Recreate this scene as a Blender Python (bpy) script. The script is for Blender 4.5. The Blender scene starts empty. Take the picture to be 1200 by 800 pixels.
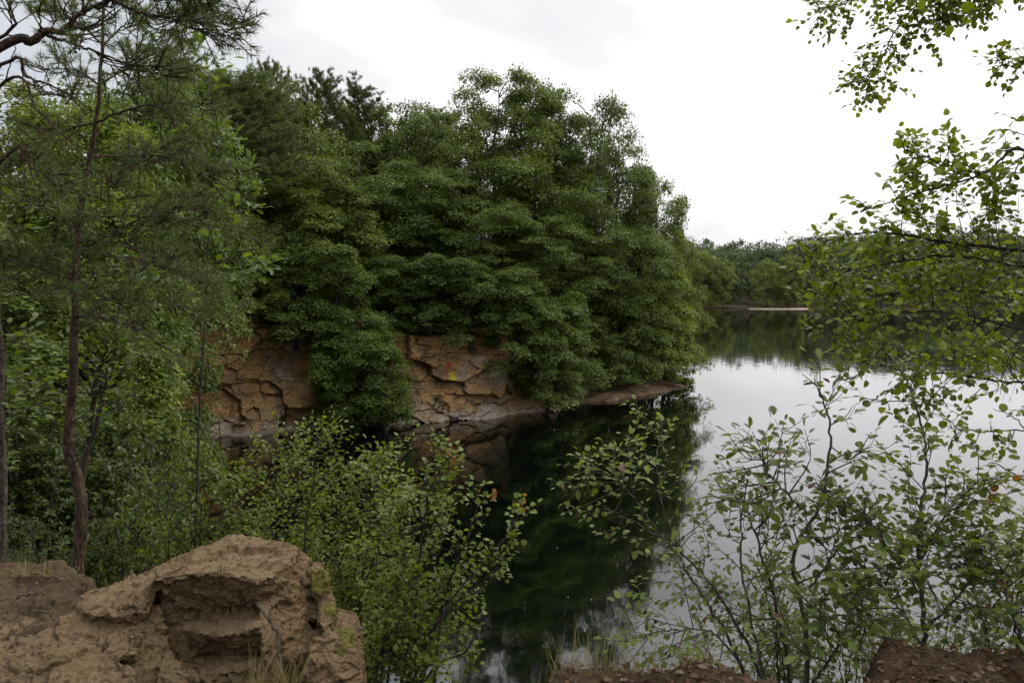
import bpy, bmesh, math, random
import numpy as np
from mathutils import Vector, Matrix
R_ = math.radians
C = bpy.context.scene.collection
FPX, HORIZON, EYE = 933.0, 335.0, 7.0
PITCH = math.atan((400 - HORIZON) / FPX)

def P(px, py, Y):
    """point seen at photo pixel (1200x800) at world depth Y"""
    xc, yc = (px - 600) / FPX, -(py - 400) / FPX
    c, s = math.cos(PITCH), math.sin(PITCH)
    d = np.array([xc, c + yc * s, -s + yc * c])
    return d * (Y / d[1]) + np.array([0, 0, EYE])

# ------------------------------------------------------------------ noise
def _hash(ix, iy, iz, seed):
    h = (ix * 374761393 + iy * 668265263 + iz * 2147483647 + seed * 974634777) & 0xFFFFFFFF
    h = ((h ^ (h >> 13)) * 1274126177) & 0xFFFFFFFF
    h = ((h ^ (h >> 16)) * 2246822519) & 0xFFFFFFFF
    return ((h ^ (h >> 15)) & 0xFFFFFF) / float(0xFFFFFF)

def vnoise(p, seed=0):
    p = np.asarray(p, float)
    i = np.floor(p).astype(np.int64); f = p - i
    u = f * f * f * (f * (f * 6 - 15) + 10)
    r = 0
    for dx in (0, 1):
        for dy in (0, 1):
            for dz in (0, 1):
                w = (u[..., 0] if dx else 1 - u[..., 0]) * (u[..., 1] if dy else 1 - u[..., 1]) * (u[..., 2] if dz else 1 - u[..., 2])
                r = r + w * _hash(i[..., 0] + dx, i[..., 1] + dy, i[..., 2] + dz, seed)
    return r * 2 - 1

def fbm(p, octaves=4, seed=0, gain=.5):
    p = np.asarray(p, float); a, t = 1.0, 0
    for k in range(octaves):
        t = t + a * vnoise(p * 2.03 ** k + 17.3 * k, seed + k); a *= gain
    return t

def fbm2(x, y, sc, octaves=4, seed=0):
    return fbm(np.stack([np.asarray(x) * sc, np.asarray(y) * sc, np.zeros_like(np.asarray(x, float)) + .37], -1), octaves, seed)

def sstep(a, b, x):
    t = np.clip((x - a) / (b - a), 0, 1); return t * t * (3 - 2 * t)

# ------------------------------------------------------------------ mesh collecting
class Geo:
    def __init__(s): s.v, s.l, s.c, s.m, s.n = [], [], [], [], 0
    def add(s, v, loops, counts, mat=0):
        v = np.asarray(v, float).reshape(-1, 3); loops = np.asarray(loops, np.int64).ravel()
        s.v.append(v); s.l.append(loops + s.n); s.c.append(np.asarray(counts, np.int64).ravel())
        s.m.append(np.full(len(s.c[-1]), mat, np.int64)); s.n += len(v)
    def mesh(s, name, mats, smooth=False):
        v = np.concatenate(s.v); l = np.concatenate(s.l); c = np.concatenate(s.c); m = np.concatenate(s.m)
        me = bpy.data.meshes.new(name)
        me.vertices.add(len(v)); me.vertices.foreach_set('co', v.astype(np.float32).ravel())
        me.loops.add(len(l)); me.loops.foreach_set('vertex_index', l.astype(np.int32))
        st = np.concatenate([[0], np.cumsum(c)[:-1]])
        me.polygons.add(len(c)); me.polygons.foreach_set('loop_start', st.astype(np.int32)); me.polygons.foreach_set('loop_total', c.astype(np.int32))
        me.polygons.foreach_set('material_index', m.astype(np.int32))
        me.polygons.foreach_set('use_smooth', np.full(len(c), smooth, bool))
        for q in (mats if isinstance(mats, (list, tuple)) else [mats]): me.materials.append(q)
        me.update(calc_edges=True)
        return me
    def obj(s, name, mats, parent=None, smooth=False):
        return link(name, s.mesh(name, mats, smooth), parent)

def link(name, me, parent=None):
    o = bpy.data.objects.new(name, me); C.objects.link(o)
    if parent: o.parent = parent
    return o
def tag(o, label=None, cat=None, group=None, kind=None):
    for k, v in (('label', label), ('category', cat), ('group', group), ('kind', kind)):
        if v: o[k] = v
    return o
def empty(name, loc, label, cat, group=None):
    o = bpy.data.objects.new(name, None); C.objects.link(o); o.location = loc; o.empty_display_size = .2
    return tag(o, label, cat, group)

def norm(a): a = np.asarray(a, float); return a / np.maximum(np.linalg.norm(a, axis=-1, keepdims=True), 1e-9)

def curve(pts, n=None, jit=0, rng=None):
    """Catmull-Rom through pts"""
    p = np.asarray(pts, float)
    if len(p) == 2 and n: q = p[0] + (p[1] - p[0]) * np.linspace(0, 1, n)[:, None]
    else:
        n = n or 4 * len(p)
        e = np.concatenate([[2 * p[0] - p[1]], p, [2 * p[-1] - p[-2]]])
        t = np.linspace(0, len(p) - 1 - 1e-6, n); i = t.astype(int); f = (t - i)[:, None]
        a, b, c, d = e[i], e[i + 1], e[i + 2], e[i + 3]
        q = .5 * (2 * b + (c - a) * f + (2 * a - 5 * b + 4 * c - d) * f ** 2 + (3 * b - a - 3 * c + d) * f ** 3)
    if jit:
        k = rng.normal(0, jit, q.shape); k[0] = 0; q = q + k
    return q

def tube(g, p, r, k=6, mat=0):
    p = np.asarray(p, float); n = len(p); r = np.broadcast_to(np.asarray(r, float), (n,))
    t = norm(np.gradient(p, axis=0))
    ref = np.array([0, 0, 1.]) if abs(t[0, 2]) < .9 else np.array([1., 0, 0])
    a = np.cross(t, ref); bad = np.linalg.norm(a, axis=1) < 1e-3; a[bad] = [1, 0, 0]; a = norm(a)
    for i in range(1, n):
        if a[i] @ a[i - 1] < 0: a[i] = -a[i]
    b = np.cross(t, a); th = np.arange(k) * 2 * math.pi / k
    v = p[:, None] + r[:, None, None] * (np.cos(th)[None, :, None] * a[:, None] + np.sin(th)[None, :, None] * b[:, None])
    i = np.arange(n - 1)[:, None] * k; j = np.arange(k)[None]; j2 = (j + 1) % k
    f = np.stack([i + j, i + j2, i + k + j2, i + k + j], -1).reshape(-1)
    g.add(v, f, np.full((n - 1) * k, 4), mat)

# leaf templates: verts (x along, y across, z up), faces
def tmpl_half(xs, ws, curl=.0, fold=.18):
    m = len(xs); v = []
    mid = [(x, 0, -curl * x * x) for x in xs]
    L = [(xs[i], ws[i], -curl * xs[i] ** 2 + fold * ws[i]) for i in range(1, m - 1)]
    Rr = [(x, -y, z) for x, y, z in L]
    v = mid + L + Rr; faces = []
    for off, sg in ((m, 1), (m + m - 2, -1)):
        q = [[0, 1, off]] + [[i, i + 1, off + i, off + i - 1] for i in range(1, m - 2)] + [[m - 2, m - 1, off + m - 3]]
        faces += [f if sg > 0 else f[::-1] for f in q]
    return np.array(v, float), faces
T_OVATE = tmpl_half([0, .12, .38, .66, .88, 1], [0, .2, .33, .26, .12, 0], .18)
T_ROUND = tmpl_half([0, .1, .35, .68, .9, 1], [0, .28, .45, .42, .22, 0], .15)
T_NARROW = tmpl_half([0, .2, .5, .8, 1], [0, .14, .17, .1, 0], .2)
T_OAK = tmpl_half([0, .1, .2, .27, .36, .45, .53, .62, .7, .79, .87, .95, 1], [0, .06, .16, .10, .26, .15, .33, .18, .31, .17, .2, .1, 0], .15, .12)
T_RHOMB = (np.array([[0, 0, 0], [.45, .3, .06], [1, 0, -.06], [.45, -.3, .06]]), [[0, 3, 2, 1]])
T_NEEDLE = (np.array([[0, .02, 0], [0, -.02, 0], [1, 0, 0]]), [[0, 1, 2]])
T_BLADE = (np.array([[0, .02, 0], [0, -.02, 0], [.5, -.016, .03], [.5, .016, .03], [1, 0, -.06]]), [[0, 1, 2, 3], [3, 2, 4]])

def scatter(g, tm, pos, d, nrm, size, wid=1.0, mat=0):
    tv, tf = tm; pos = np.asarray(pos, float).reshape(-1, 3); n = len(pos)
    if n == 0: return
    d = norm(np.broadcast_to(d, (n, 3))); z = np.asarray(np.broadcast_to(nrm, (n, 3)), float)
    y = np.cross(z, d); bad = np.linalg.norm(y, axis=1) < 1e-3; y[bad] = np.cross(np.array([.3, .5, .8]), d[bad]); y = norm(y); z = np.cross(d, y)
    s = np.broadcast_to(np.asarray(size, float), (n,))[:, None, None]
    w = np.broadcast_to(np.asarray(wid, float), (n,))[:, None, None]
    hsh = (np.abs(pos @ np.array([12.9, 78.2, 37.7])) * 43.7 % 1)[:, None, None]; cz = (.2 + 2.2 * hsh) if len(tv) > 5 else 1.0; w = w * (.8 + .4 * ((hsh * 7.3) % 1))
    v = pos[:, None] + s * (tv[None, :, 0, None] * d[:, None] + w * tv[None, :, 1, None] * y[:, None] + cz * tv[None, :, 2, None] * z[:, None])
    fl = np.concatenate([np.array(f) for f in tf]); fc = np.array([len(f) for f in tf])
    lo = fl[None] + (np.arange(n) * len(tv))[:, None]
    g.add(v, lo, np.tile(fc, n), mat)

# ------------------------------------------------------------------ materials
def mat(name):
    m = bpy.data.materials.new(name); m.use_nodes = True; nt = m.node_tree; nt.nodes.clear()
    out = nt.nodes.new('ShaderNodeOutputMaterial'); return m, nt, nt.nodes.new, nt.links.new, out
def ramp(N, stops, interp='LINEAR'):
    r = N('ShaderNodeValToRGB'); e = r.color_ramp.elements; r.color_ramp.interpolation = interp
    while len(e) < len(stops): e.new(.5)
    for i, (p, c) in enumerate(stops): e[i].position = p; e[i].color = tuple(c) + (1,) if len(c) == 3 else c
    return r

def leaf_mat(name, cols, trans=.35, spec=.35, rough=.45, hue_obj=True):
    """cols: list of 3 base colours picked per leaf; a crown's object colour multiplies it"""
    m, nt, N, L, out = mat(name)
    geo = N('ShaderNodeNewGeometry'); oi = N('ShaderNodeObjectInfo')
    k = len(cols)
    r = ramp(N, [(i / max(k - 1, 1), c) for i, c in enumerate(cols)]); L(geo.outputs['Random Per Island'], r.inputs[0])
    no = N('ShaderNodeTexNoise'); no.inputs['Scale'].default_value = .55; no.inputs['Detail'].default_value = 2
    tc = N('ShaderNodeTexCoord'); L(tc.outputs['Object'], no.inputs['Vector'])
    mr = N('ShaderNodeMapRange'); mr.inputs[1].default_value = .35; mr.inputs[2].default_value = .65; mr.inputs[3].default_value = .8; mr.inputs[4].default_value = 1.22
    L(no.outputs[0], mr.inputs[0])
    mul = N('ShaderNodeMix'); mul.data_type = 'RGBA'; mul.blend_type = 'MULTIPLY'; mul.inputs[0].default_value = 1
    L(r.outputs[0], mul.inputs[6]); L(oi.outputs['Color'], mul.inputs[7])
    m2 = N('ShaderNodeVectorMath'); m2.operation = 'SCALE'; L(mul.outputs[2], m2.inputs[0]); L(mr.outputs[0], m2.inputs['Scale'])
    pr = N('ShaderNodeBsdfPrincipled'); pr.inputs['Roughness'].default_value = rough; pr.inputs['Specular IOR Level'].default_value = spec
    L(m2.outputs[0], pr.inputs['Base Color'])
    tr = N('ShaderNodeBsdfTranslucent')
    ty = N('ShaderNodeMix'); ty.data_type = 'RGBA'; ty.blend_type = 'MULTIPLY'; ty.inputs[0].default_value = 1; ty.inputs[7].default_value = (1.5, 1.45, .6, 1)
    L(m2.outputs[0], ty.inputs[6]); L(ty.outputs[2], tr.inputs[0])
    mx = N('ShaderNodeMixShader'); mx.inputs[0].default_value = trans
    L(pr.outputs[0], mx.inputs[1]); L(tr.outputs[0], mx.inputs[2]); L(mx.outputs[0], out.inputs[0])
    return m

def bark_mat(name, c1, c2, scale=14, bump=.5):
    m, nt, N, L, out = mat(name)
    tc = N('ShaderNodeTexCoord'); mp = N('ShaderNodeMapping'); mp.inputs['Scale'].default_value = (1, 1, .3); L(tc.outputs['Object'], mp.inputs[0])
    no = N('ShaderNodeTexNoise'); no.inputs['Scale'].default_value = scale; no.inputs['Detail'].default_value = 6; no.inputs['Roughness'].default_value = .7; L(mp.outputs[0], no.inputs['Vector'])
    vo = N('ShaderNodeTexVoronoi'); vo.inputs['Scale'].default_value = scale * 2.2; L(mp.outputs[0], vo.inputs['Vector'])
    r = ramp(N, [(.35, c1), (.68, c2)]); L(no.outputs[0], r.inputs[0])
    ad = N('ShaderNodeMath'); ad.operation = 'ADD'; L(no.outputs[0], ad.inputs[0]); L(vo.outputs[0], ad.inputs[1])
    b = N('ShaderNodeBump'); b.inputs['Strength'].default_value = bump; b.inputs['Distance'].default_value = .02; L(ad.outputs[0], b.inputs['Height'])
    pr = N('ShaderNodeBsdfPrincipled'); pr.inputs['Roughness'].default_value = .9; pr.inputs['Specular IOR Level'].default_value = .2
    L(r.outputs[0], pr.inputs['Base Color']); L(b.outputs[0], pr.inputs['Normal']); L(pr.outputs[0], out.inputs[0])
    return m

def rock_mat(name, stops, sc=2.0, stain=(.05, .04, .03), bump=.6, strata=0, pale=None, dist=.03, foot=None, cracks=0):
    m, nt, N, L, out = mat(name)
    tc = N('ShaderNodeTexCoord')
    n1 = N('ShaderNodeTexNoise'); n1.inputs['Scale'].default_value = sc; n1.inputs['Detail'].default_value = 8; n1.inputs['Roughness'].default_value = .62; n1.inputs['Distortion'].default_value = .4
    L(tc.outputs['Object'], n1.inputs['Vector'])
    r1 = ramp(N, stops); L(n1.outputs[0], r1.inputs[0])
    n2 = N('ShaderNodeTexNoise'); n2.inputs['Scale'].default_value = sc * 5; n2.inputs['Detail'].default_value = 7; n2.inputs['Roughness'].default_value = .75
    L(tc.outputs['Object'], n2.inputs['Vector'])
    r2 = ramp(N, [(.36, stain), (.55, (1, 1, 1))]); L(n2.outputs[0], r2.inputs[0])
    mu = N('ShaderNodeMix'); mu.data_type = 'RGBA'; mu.blend_type = 'MULTIPLY'; mu.inputs[0].default_value = .5
    L(r1.outputs[0], mu.inputs[6]); L(r2.outputs[0], mu.inputs[7]); col = mu.outputs[2]
    n3 = N('ShaderNodeTexNoise'); n3.inputs['Scale'].default_value = sc * 38; n3.inputs['Detail'].default_value = 5; n3.inputs['Roughness'].default_value = .8
    L(tc.outputs['Object'], n3.inputs['Vector'])
    r3 = ramp(N, [(.32, (.32, .30, .27)), (.5, (.95, .94, .92)), (.7, (1.5, 1.47, 1.42))]); L(n3.outputs[0], r3.inputs[0])
    mg = N('ShaderNodeMix'); mg.data_type = 'RGBA'; mg.blend_type = 'MULTIPLY'; mg.inputs[0].default_value = .75
    L(col, mg.inputs[6]); L(r3.outputs[0], mg.inputs[7]); col = mg.outputs[2]
    if pale:        # dust / lichen lying on faces that look up
        ge = N('ShaderNodeNewGeometry'); sx = N('ShaderNodeSeparateXYZ'); L(ge.outputs['Normal'], sx.inputs[0])
        n4 = N('ShaderNodeTexNoise'); n4.inputs['Scale'].default_value = sc * 3; n4.inputs['Detail'].default_value = 6; L(tc.outputs['Object'], n4.inputs['Vector'])
        ad = N('ShaderNodeMath'); ad.operation = 'MULTIPLY_ADD'; ad.inputs[1].default_value = 1.2; L(n4.outputs[0], ad.inputs[0]); L(sx.outputs['Z'], ad.inputs[2])
        mr = N('ShaderNodeMapRange'); mr.inputs[1].default_value = 1.05; mr.inputs[2].default_value = 1.6; mr.inputs[4].default_value = .75; L(ad.outputs[0], mr.inputs[0])
        mp = N('ShaderNodeMix'); mp.data_type = 'RGBA'; L(mr.outputs[0], mp.inputs[0]); L(col, mp.inputs[6]); mp.inputs[7].default_value = tuple(pale) + (1,); col = mp.outputs[2]
    if cracks:
        dn = N('ShaderNodeTexNoise'); dn.inputs['Scale'].default_value = sc * 2; dn.inputs['Detail'].default_value = 6; L(tc.outputs['Object'], dn.inputs['Vector'])
        dv = N('ShaderNodeVectorMath'); dv.operation = 'SCALE'; dv.inputs['Scale'].default_value = .35; L(dn.outputs['Color'], dv.inputs[0])
        da = N('ShaderNodeVectorMath'); da.operation = 'ADD'; L(tc.outputs['Object'], da.inputs[0]); L(dv.outputs[0], da.inputs[1])
        ds = N('ShaderNodeMapping'); ds.inputs['Scale'].default_value = (1, 1, 2.3); L(da.outputs[0], ds.inputs[0])
        vc = N('ShaderNodeTexVoronoi'); vc.feature = 'DISTANCE_TO_EDGE'; vc.inputs['Scale'].default_value = cracks; L(ds.outputs[0], vc.inputs['Vector'])
        rc_ = ramp(N, [(.0, (.18, .14, .10)), (.022, (1, 1, 1))]); L(vc.outputs[0], rc_.inputs[0])
        mk = N('ShaderNodeMapRange'); mk.inputs[1].default_value = .5; mk.inputs[2].default_value = .62; L(n2.outputs[0], mk.inputs[0])
        mc = N('ShaderNodeMix'); mc.data_type = 'RGBA'; mc.blend_type = 'MULTIPLY'; L(mk.outputs[0], mc.inputs[0]); L(col, mc.inputs[6]); L(rc_.outputs[0], mc.inputs[7]); col = mc.outputs[2]
        sp_ = N('ShaderNodeTexNoise'); sp_.inputs['Scale'].default_value = sc * 14; sp_.inputs['Detail'].default_value = 8; sp_.inputs['Roughness'].default_value = .8; L(tc.outputs['Object'], sp_.inputs['Vector'])
        rs = ramp(N, [(.36, (.35, .30, .24)), (.48, (1, 1, 1)), (.62, (1.1, 1.08, 1.05)), (.72, (1.6, 1.55, 1.45))]); L(sp_.outputs[0], rs.inputs[0])
        ms = N('ShaderNodeMix'); ms.data_type = 'RGBA'; ms.blend_type = 'MULTIPLY'; ms.inputs[0].default_value = .8; L(col, ms.inputs[6]); L(rs.outputs[0], ms.inputs[7]); col = ms.outputs[2]
    if foot:        # bleached, water-washed stone at the foot
        sp = N('ShaderNodeSeparateXYZ'); L(tc.outputs['Object'], sp.inputs[0]); n5 = N('ShaderNodeTexNoise'); n5.inputs['Scale'].default_value = .9; n5.inputs['Detail'].default_value = 6; L(tc.outputs['Object'], n5.inputs['Vector'])
        ad = N('ShaderNodeMath'); ad.operation = 'MULTIPLY_ADD'; ad.inputs[1].default_value = -3.2; L(n5.outputs[0], ad.inputs[0]); L(sp.outputs['Z'], ad.inputs[2])
        mr = N('ShaderNodeMapRange'); mr.inputs[1].default_value = -1.5; mr.inputs[2].default_value = -.8; mr.inputs[3].default_value = .7; mr.inputs[4].default_value = 0; L(ad.outputs[0], mr.inputs[0])
        mf = N('ShaderNodeMix'); mf.data_type = 'RGBA'; L(mr.outputs[0], mf.inputs[0]); L(col, mf.inputs[6]); mm = N('ShaderNodeMix'); mm.data_type = 'RGBA'; mm.blend_type = 'MULTIPLY'; mm.inputs[0].default_value = 1; L(r3.outputs[0], mm.inputs[6]); mm.inputs[7].default_value = tuple(foot) + (1,); L(mm.outputs[2], mf.inputs[7]); col = mf.outputs[2]
    hsum = N('ShaderNodeMath'); hsum.operation = 'MULTIPLY_ADD'; hsum.inputs[1].default_value = .35; L(n3.outputs[0], hsum.inputs[0]); L(n2.outputs[0], hsum.inputs[2])
    b = N('ShaderNodeBump'); b.inputs['Strength'].default_value = bump; b.inputs['Distance'].default_value = dist; L(hsum.outputs[0], b.inputs['Height'])
    pr = N('ShaderNodeBsdfPrincipled'); pr.inputs['Roughness'].default_value = .92; pr.inputs['Specular IOR Level'].default_value = .15
    L(col, pr.inputs['Base Color']); L(b.outputs[0], pr.inputs['Normal']); L(pr.outputs[0], out.inputs[0])
    return m

def plain(name, c, rough=.8, spec=.2):
    m, nt, N, L, out = mat(name)
    no = N('ShaderNodeTexNoise'); no.inputs['Scale'].default_value = 18; no.inputs['Detail'].default_value = 5
    tc = N('ShaderNodeTexCoord'); L(tc.outputs['Object'], no.inputs['Vector'])
    r = ramp(N, [(.3, [q * .6 for q in c]), (.7, [min(1, q * 1.3) for q in c])]); L(no.outputs[0], r.inputs[0])
    pr = N('ShaderNodeBsdfPrincipled'); pr.inputs['Roughness'].default_value = rough; pr.inputs['Specular IOR Level'].default_value = spec
    L(r.outputs[0], pr.inputs['Base Color']); L(pr.outputs[0], out.inputs[0]); return m

M = {}
M['leaf_far'] = leaf_mat('crown_leaves', [(.058, .092, .018), (.084, .124, .024), (.125, .160, .034)], .30, .2, .48)
M['leaf_near'] = leaf_mat('sapling_leaves', [(.058, .086, .016), (.084, .116, .021), (.118, .150, .030)], .42, .28, .42)
M['leaf_bright'] = leaf_mat('young_leaves', [(.06, .10, .015), (.085, .13, .02), (.10, .14, .02)], .45, .3, .45)
M['leaf_dry'] = leaf_mat('withered_leaves', [(.06, .03, .016), (.11, .05, .024), (.085, .055, .03), (.16, .11, .07)], .2, .2, .6)
M['leaf_yellow'] = leaf_mat('yellowing_leaves', [(.16, .14, .02), (.2, .12, .02), (.22, .08, .015)], .4, .2, .5)
M['needle'] = leaf_mat('pine_needles', [(.055, .080, .020), (.08, .108, .03), (.115, .14, .044)], .25, .18, .5)
M['bark_pine'] = bark_mat('pine_bark', (.012, .008, .006), (.12, .075, .048), 26, .9)
M['bark_grey'] = bark_mat('grey_bark', (.03, .024, .018), (.14, .11, .085), 30, .9)
M['bark_dark'] = bark_mat('dark_bark', (.016, .012, .009), (.095, .075, .058), 34, .8)
M['bark_twig'] = bark_mat('twig_bark', (.035, .028, .020), (.15, .12, .09), 40, .8)
M['cliff'] = rock_mat('cliff_stone', [(.28, (.10, .066, .038)), (.40, (.24, .15, .075)), (.52, (.42, .245, .10)), (.60, (.31, .215, .13)), (.70, (.43, .35, .26))], .42, (.3, .24, .18), .7, dist=.06, pale=(.12, .10, .06), foot=(.36, .31, .255))
M['wet_stone'] = rock_mat('shore_stone', [(.3, (.09, .075, .06)), (.5, (.2, .165, .13)), (.7, (.30, .26, .22))], 1.2, (.3, .27, .25), .7, dist=.05)
M['outcrop'] = rock_mat('outcrop_stone', [(.28, (.055, .036, .018)), (.42, (.125, .083, .041)), (.56, (.19, .130, .067)), (.72, (.27, .20, .115))], 2.2, (.3, .22, .16), .9, dist=.035, pale=(.18, .122, .070), cracks=2.4)
M['soil'] = rock_mat('bank_soil', [(.3, (.036, .022, .012)), (.5, (.085, .054, .029)), (.7, (.145, .098, .056))], 2.5, (.3, .24, .2), 1.0, dist=.04, cracks=9)
M['earth'] = rock_mat('rooty_earth', [(.3, (.05, .034, .019)), (.5, (.115, .08, .045)), (.7, (.18, .132, .08))], 2.5, (.3, .24, .2), 1.0, dist=.04, cracks=7)
M['ground'] = rock_mat('woodland_ground', [(.3, (.028, .026, .013)), (.5, (.05, .042, .022)), (.7, (.10, .075, .045))], .5, (.5, .45, .4), .7, dist=.1)
M['moss'] = plain('moss', (.075, .065, .012), .95)
M['root'] = bark_mat('root_bark', (.03, .02, .013), (.12, .085, .055), 40)
M['straw'] = leaf_mat('dry_grass', [(.16, .12, .06), (.22, .18, .09), (.11, .12, .045)], .3, .2, .6)
M['grass'] = leaf_mat('green_grass', [(.05, .075, .02), (.08, .10, .03), (.13, .12, .05)], .3, .2, .5)
M['red_paint'] = plain('red_paint', (.42, .06, .05)); M['yellow_paint'] = plain('yellow_paint', (.5, .36, .04))
M['petal'] = plain('pale_flakes', (.4, .4, .34))

# ------------------------------------------------------------------ world, sun, camera
SUN_EL, SUN_AZ = R_(42), R_(62)      # azimuth measured from +Y towards +X
def build_world():
    w = bpy.data.worlds.new('World'); bpy.context.scene.world = w; w.use_nodes = True
    nt = w.node_tree; nt.nodes.clear(); N, L = nt.nodes.new, nt.links.new
    out = N('ShaderNodeOutputWorld'); bg = N('ShaderNodeBackground'); bg.inputs[1].default_value = .1
    sky = N('ShaderNodeTexSky'); sky.sky_type = 'NISHITA'; sky.sun_disc = False; sky.sun_elevation = SUN_EL; sky.sun_rotation = SUN_AZ
    sky.air_density = 1.0; sky.dust_density = 2.0
    tc = N('ShaderNodeTexCoord'); mp = N('ShaderNodeMapping'); mp.inputs['Scale'].default_value = (1.0, 1.0, 2.6); L(tc.outputs['Generated'], mp.inputs[0])
    n1 = N('ShaderNodeTexNoise'); n1.inputs['Scale'].default_value = 1.7; n1.inputs['Detail'].default_value = 5; n1.inputs['Roughness'].default_value = .5; n1.inputs['Distortion'].default_value = .5
    L(mp.outputs[0], n1.inputs['Vector'])
    # cloud sheet is brighter in the half of the sky the hidden sun is in
    dt = N('ShaderNodeVectorMath'); dt.operation = 'DOT_PRODUCT'
    dt.inputs[1].default_value = (math.sin(SUN_AZ) * math.cos(R_(25)), math.cos(SUN_AZ) * math.cos(R_(25)), math.sin(R_(25))); L(tc.outputs['Generated'], dt.inputs[0])
    ad = N('ShaderNodeMath'); ad.operation = 'MULTIPLY_ADD'; ad.inputs[1].default_value = SKY_NOISE; L(n1.outputs[0], ad.inputs[0]); L(dt.outputs['Value'], ad.inputs[2])
    r = ramp(N, SKY_STOPS)
    hm = N('ShaderNodeMath'); hm.operation = 'MULTIPLY'; hm.inputs[1].default_value = .48; L(ad.outputs[0], hm.inputs[0]); L(hm.outputs[0], r.inputs[0])
    sc = N('ShaderNodeVectorMath'); sc.operation = 'SCALE'; sc.inputs['Scale'].default_value = 10.0; L(r.outputs[0], sc.inputs[0])
    sz = N('ShaderNodeSeparateXYZ'); L(tc.outputs['Generated'], sz.inputs[0])     # overcast sky: two to three times brighter overhead than near the horizon
    zr = N('ShaderNodeMapRange'); zr.interpolation_type = 'SMOOTHSTEP'; zr.inputs[1].default_value = .30; zr.inputs[2].default_value = .95; zr.inputs[3].default_value = 10; zr.inputs[4].default_value = ZENITH * 10
    L(sz.outputs['Z'], zr.inputs[0]); L(zr.outputs[0], sc.inputs['Scale'])
    mx = N('ShaderNodeMix'); mx.data_type = 'RGBA'; mx.inputs[0].default_value = .95; L(sky.outputs[0], mx.inputs[6]); L(sc.outputs[0], mx.inputs[7])
    L(mx.outputs[2], bg.inputs[0]); L(bg.outputs[0], out.inputs[0])
    sd = bpy.data.lights.new('sun', 'SUN'); sd.energy = 1.5; sd.angle = R_(18); sd.color = (1, .96, .9)
    so = bpy.data.objects.new('sun', sd); C.objects.link(so)
    d = Vector((math.sin(SUN_AZ) * math.cos(SUN_EL), math.cos(SUN_AZ) * math.cos(SUN_EL), math.sin(SUN_EL)))
    so.rotation_euler = d.to_track_quat('Z', 'Y').to_euler(); so.location = (20, 10, 40)
SKY_NOISE, ZENITH = 2.0, 3.3
SKY_STOPS = [(.46, (.60, .645, .71)), (.59, (.72, .755, .81)), (.69, (.86, .875, .90)), (.77, (.985, .97, .99)), (.82, (1.2, 1.175, 1.2)), (.91, (1.5, 1.46, 1.49))]
build_world()
cam = bpy.data.cameras.new('camera'); co = bpy.data.objects.new('camera', cam); C.objects.link(co)
cam.sensor_width = 36; cam.lens = 36 * FPX / 1200; cam.clip_end = 3000; cam.clip_start = .05
co.location = (0, 0, EYE); co.rotation_euler = (math.pi / 2 - PITCH, 0, 0)
S = bpy.context.scene; S.camera = co
S.view_settings.view_transform = 'Standard'; S.view_settings.look = 'None'; S.view_settings.exposure = 0; S.view_settings.gamma = 1
S.render.engine = 'CYCLES'; S.cycles.use_denoising = True; S.cycles.max_bounces = 7; S.cycles.diffuse_bounces = 3; S.cycles.glossy_bounces = 3; S.cycles.transmission_bounces = 4
S.cycles.caustics_reflective = False; S.cycles.caustics_refractive = False

# ------------------------------------------------------------------ terrain
CLIFF = np.array([(-18.5, 33.5), (-15.2, 36.0), (-13.2, 38.2), (-10, 39.3), (-6.5, 40.4), (-3.2, 41.8), (0, 43.3), (2.2, 45.2)])
LAKE = np.array([(30, 6), (80, 8), (170, 60), (200, 150), (160, 236), (110, 240), (75, 246), (45, 240), (20, 241), (-20, 236), (-70, 215), (-80, 170), (-50, 130), (-10, 100),
                 (8, 78), (13, 64), (13.4, 58), (11.8, 54.2), (8, 50.6), (5, 47.8)] + [tuple(c) for c in CLIFF[::-1]] +
                [(-13.6, 30), (-10, 24.5), (-7, 18), (-4.8, 12), (-3, 8.6), (2, 7.6), (12, 8.6)], float)

def lake_dist(x, y):
    """distance to the shoreline, positive on land"""
    x = np.asarray(x, float); y = np.asarray(y, float); best = np.full(x.shape, 1e9); inside = np.zeros(x.shape, bool)
    for i in range(len(LAKE)):
        (ax, ay), (bx, by) = LAKE[i], LAKE[(i + 1) % len(LAKE)]
        dx, dy = bx - ax, by - ay
        t = np.clip(((x - ax) * dx + (y - ay) * dy) / (dx * dx + dy * dy), 0, 1)
        best = np.minimum(best, np.hypot(x - ax - t * dx, y - ay - t * dy))
        cr = ((ay > y) != (by > y)); inside ^= cr & (x < (bx - ax) * (y - ay) / (by - ay if by != ay else 1e-9) + ax)
    return np.where(inside, -best, best)

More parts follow.
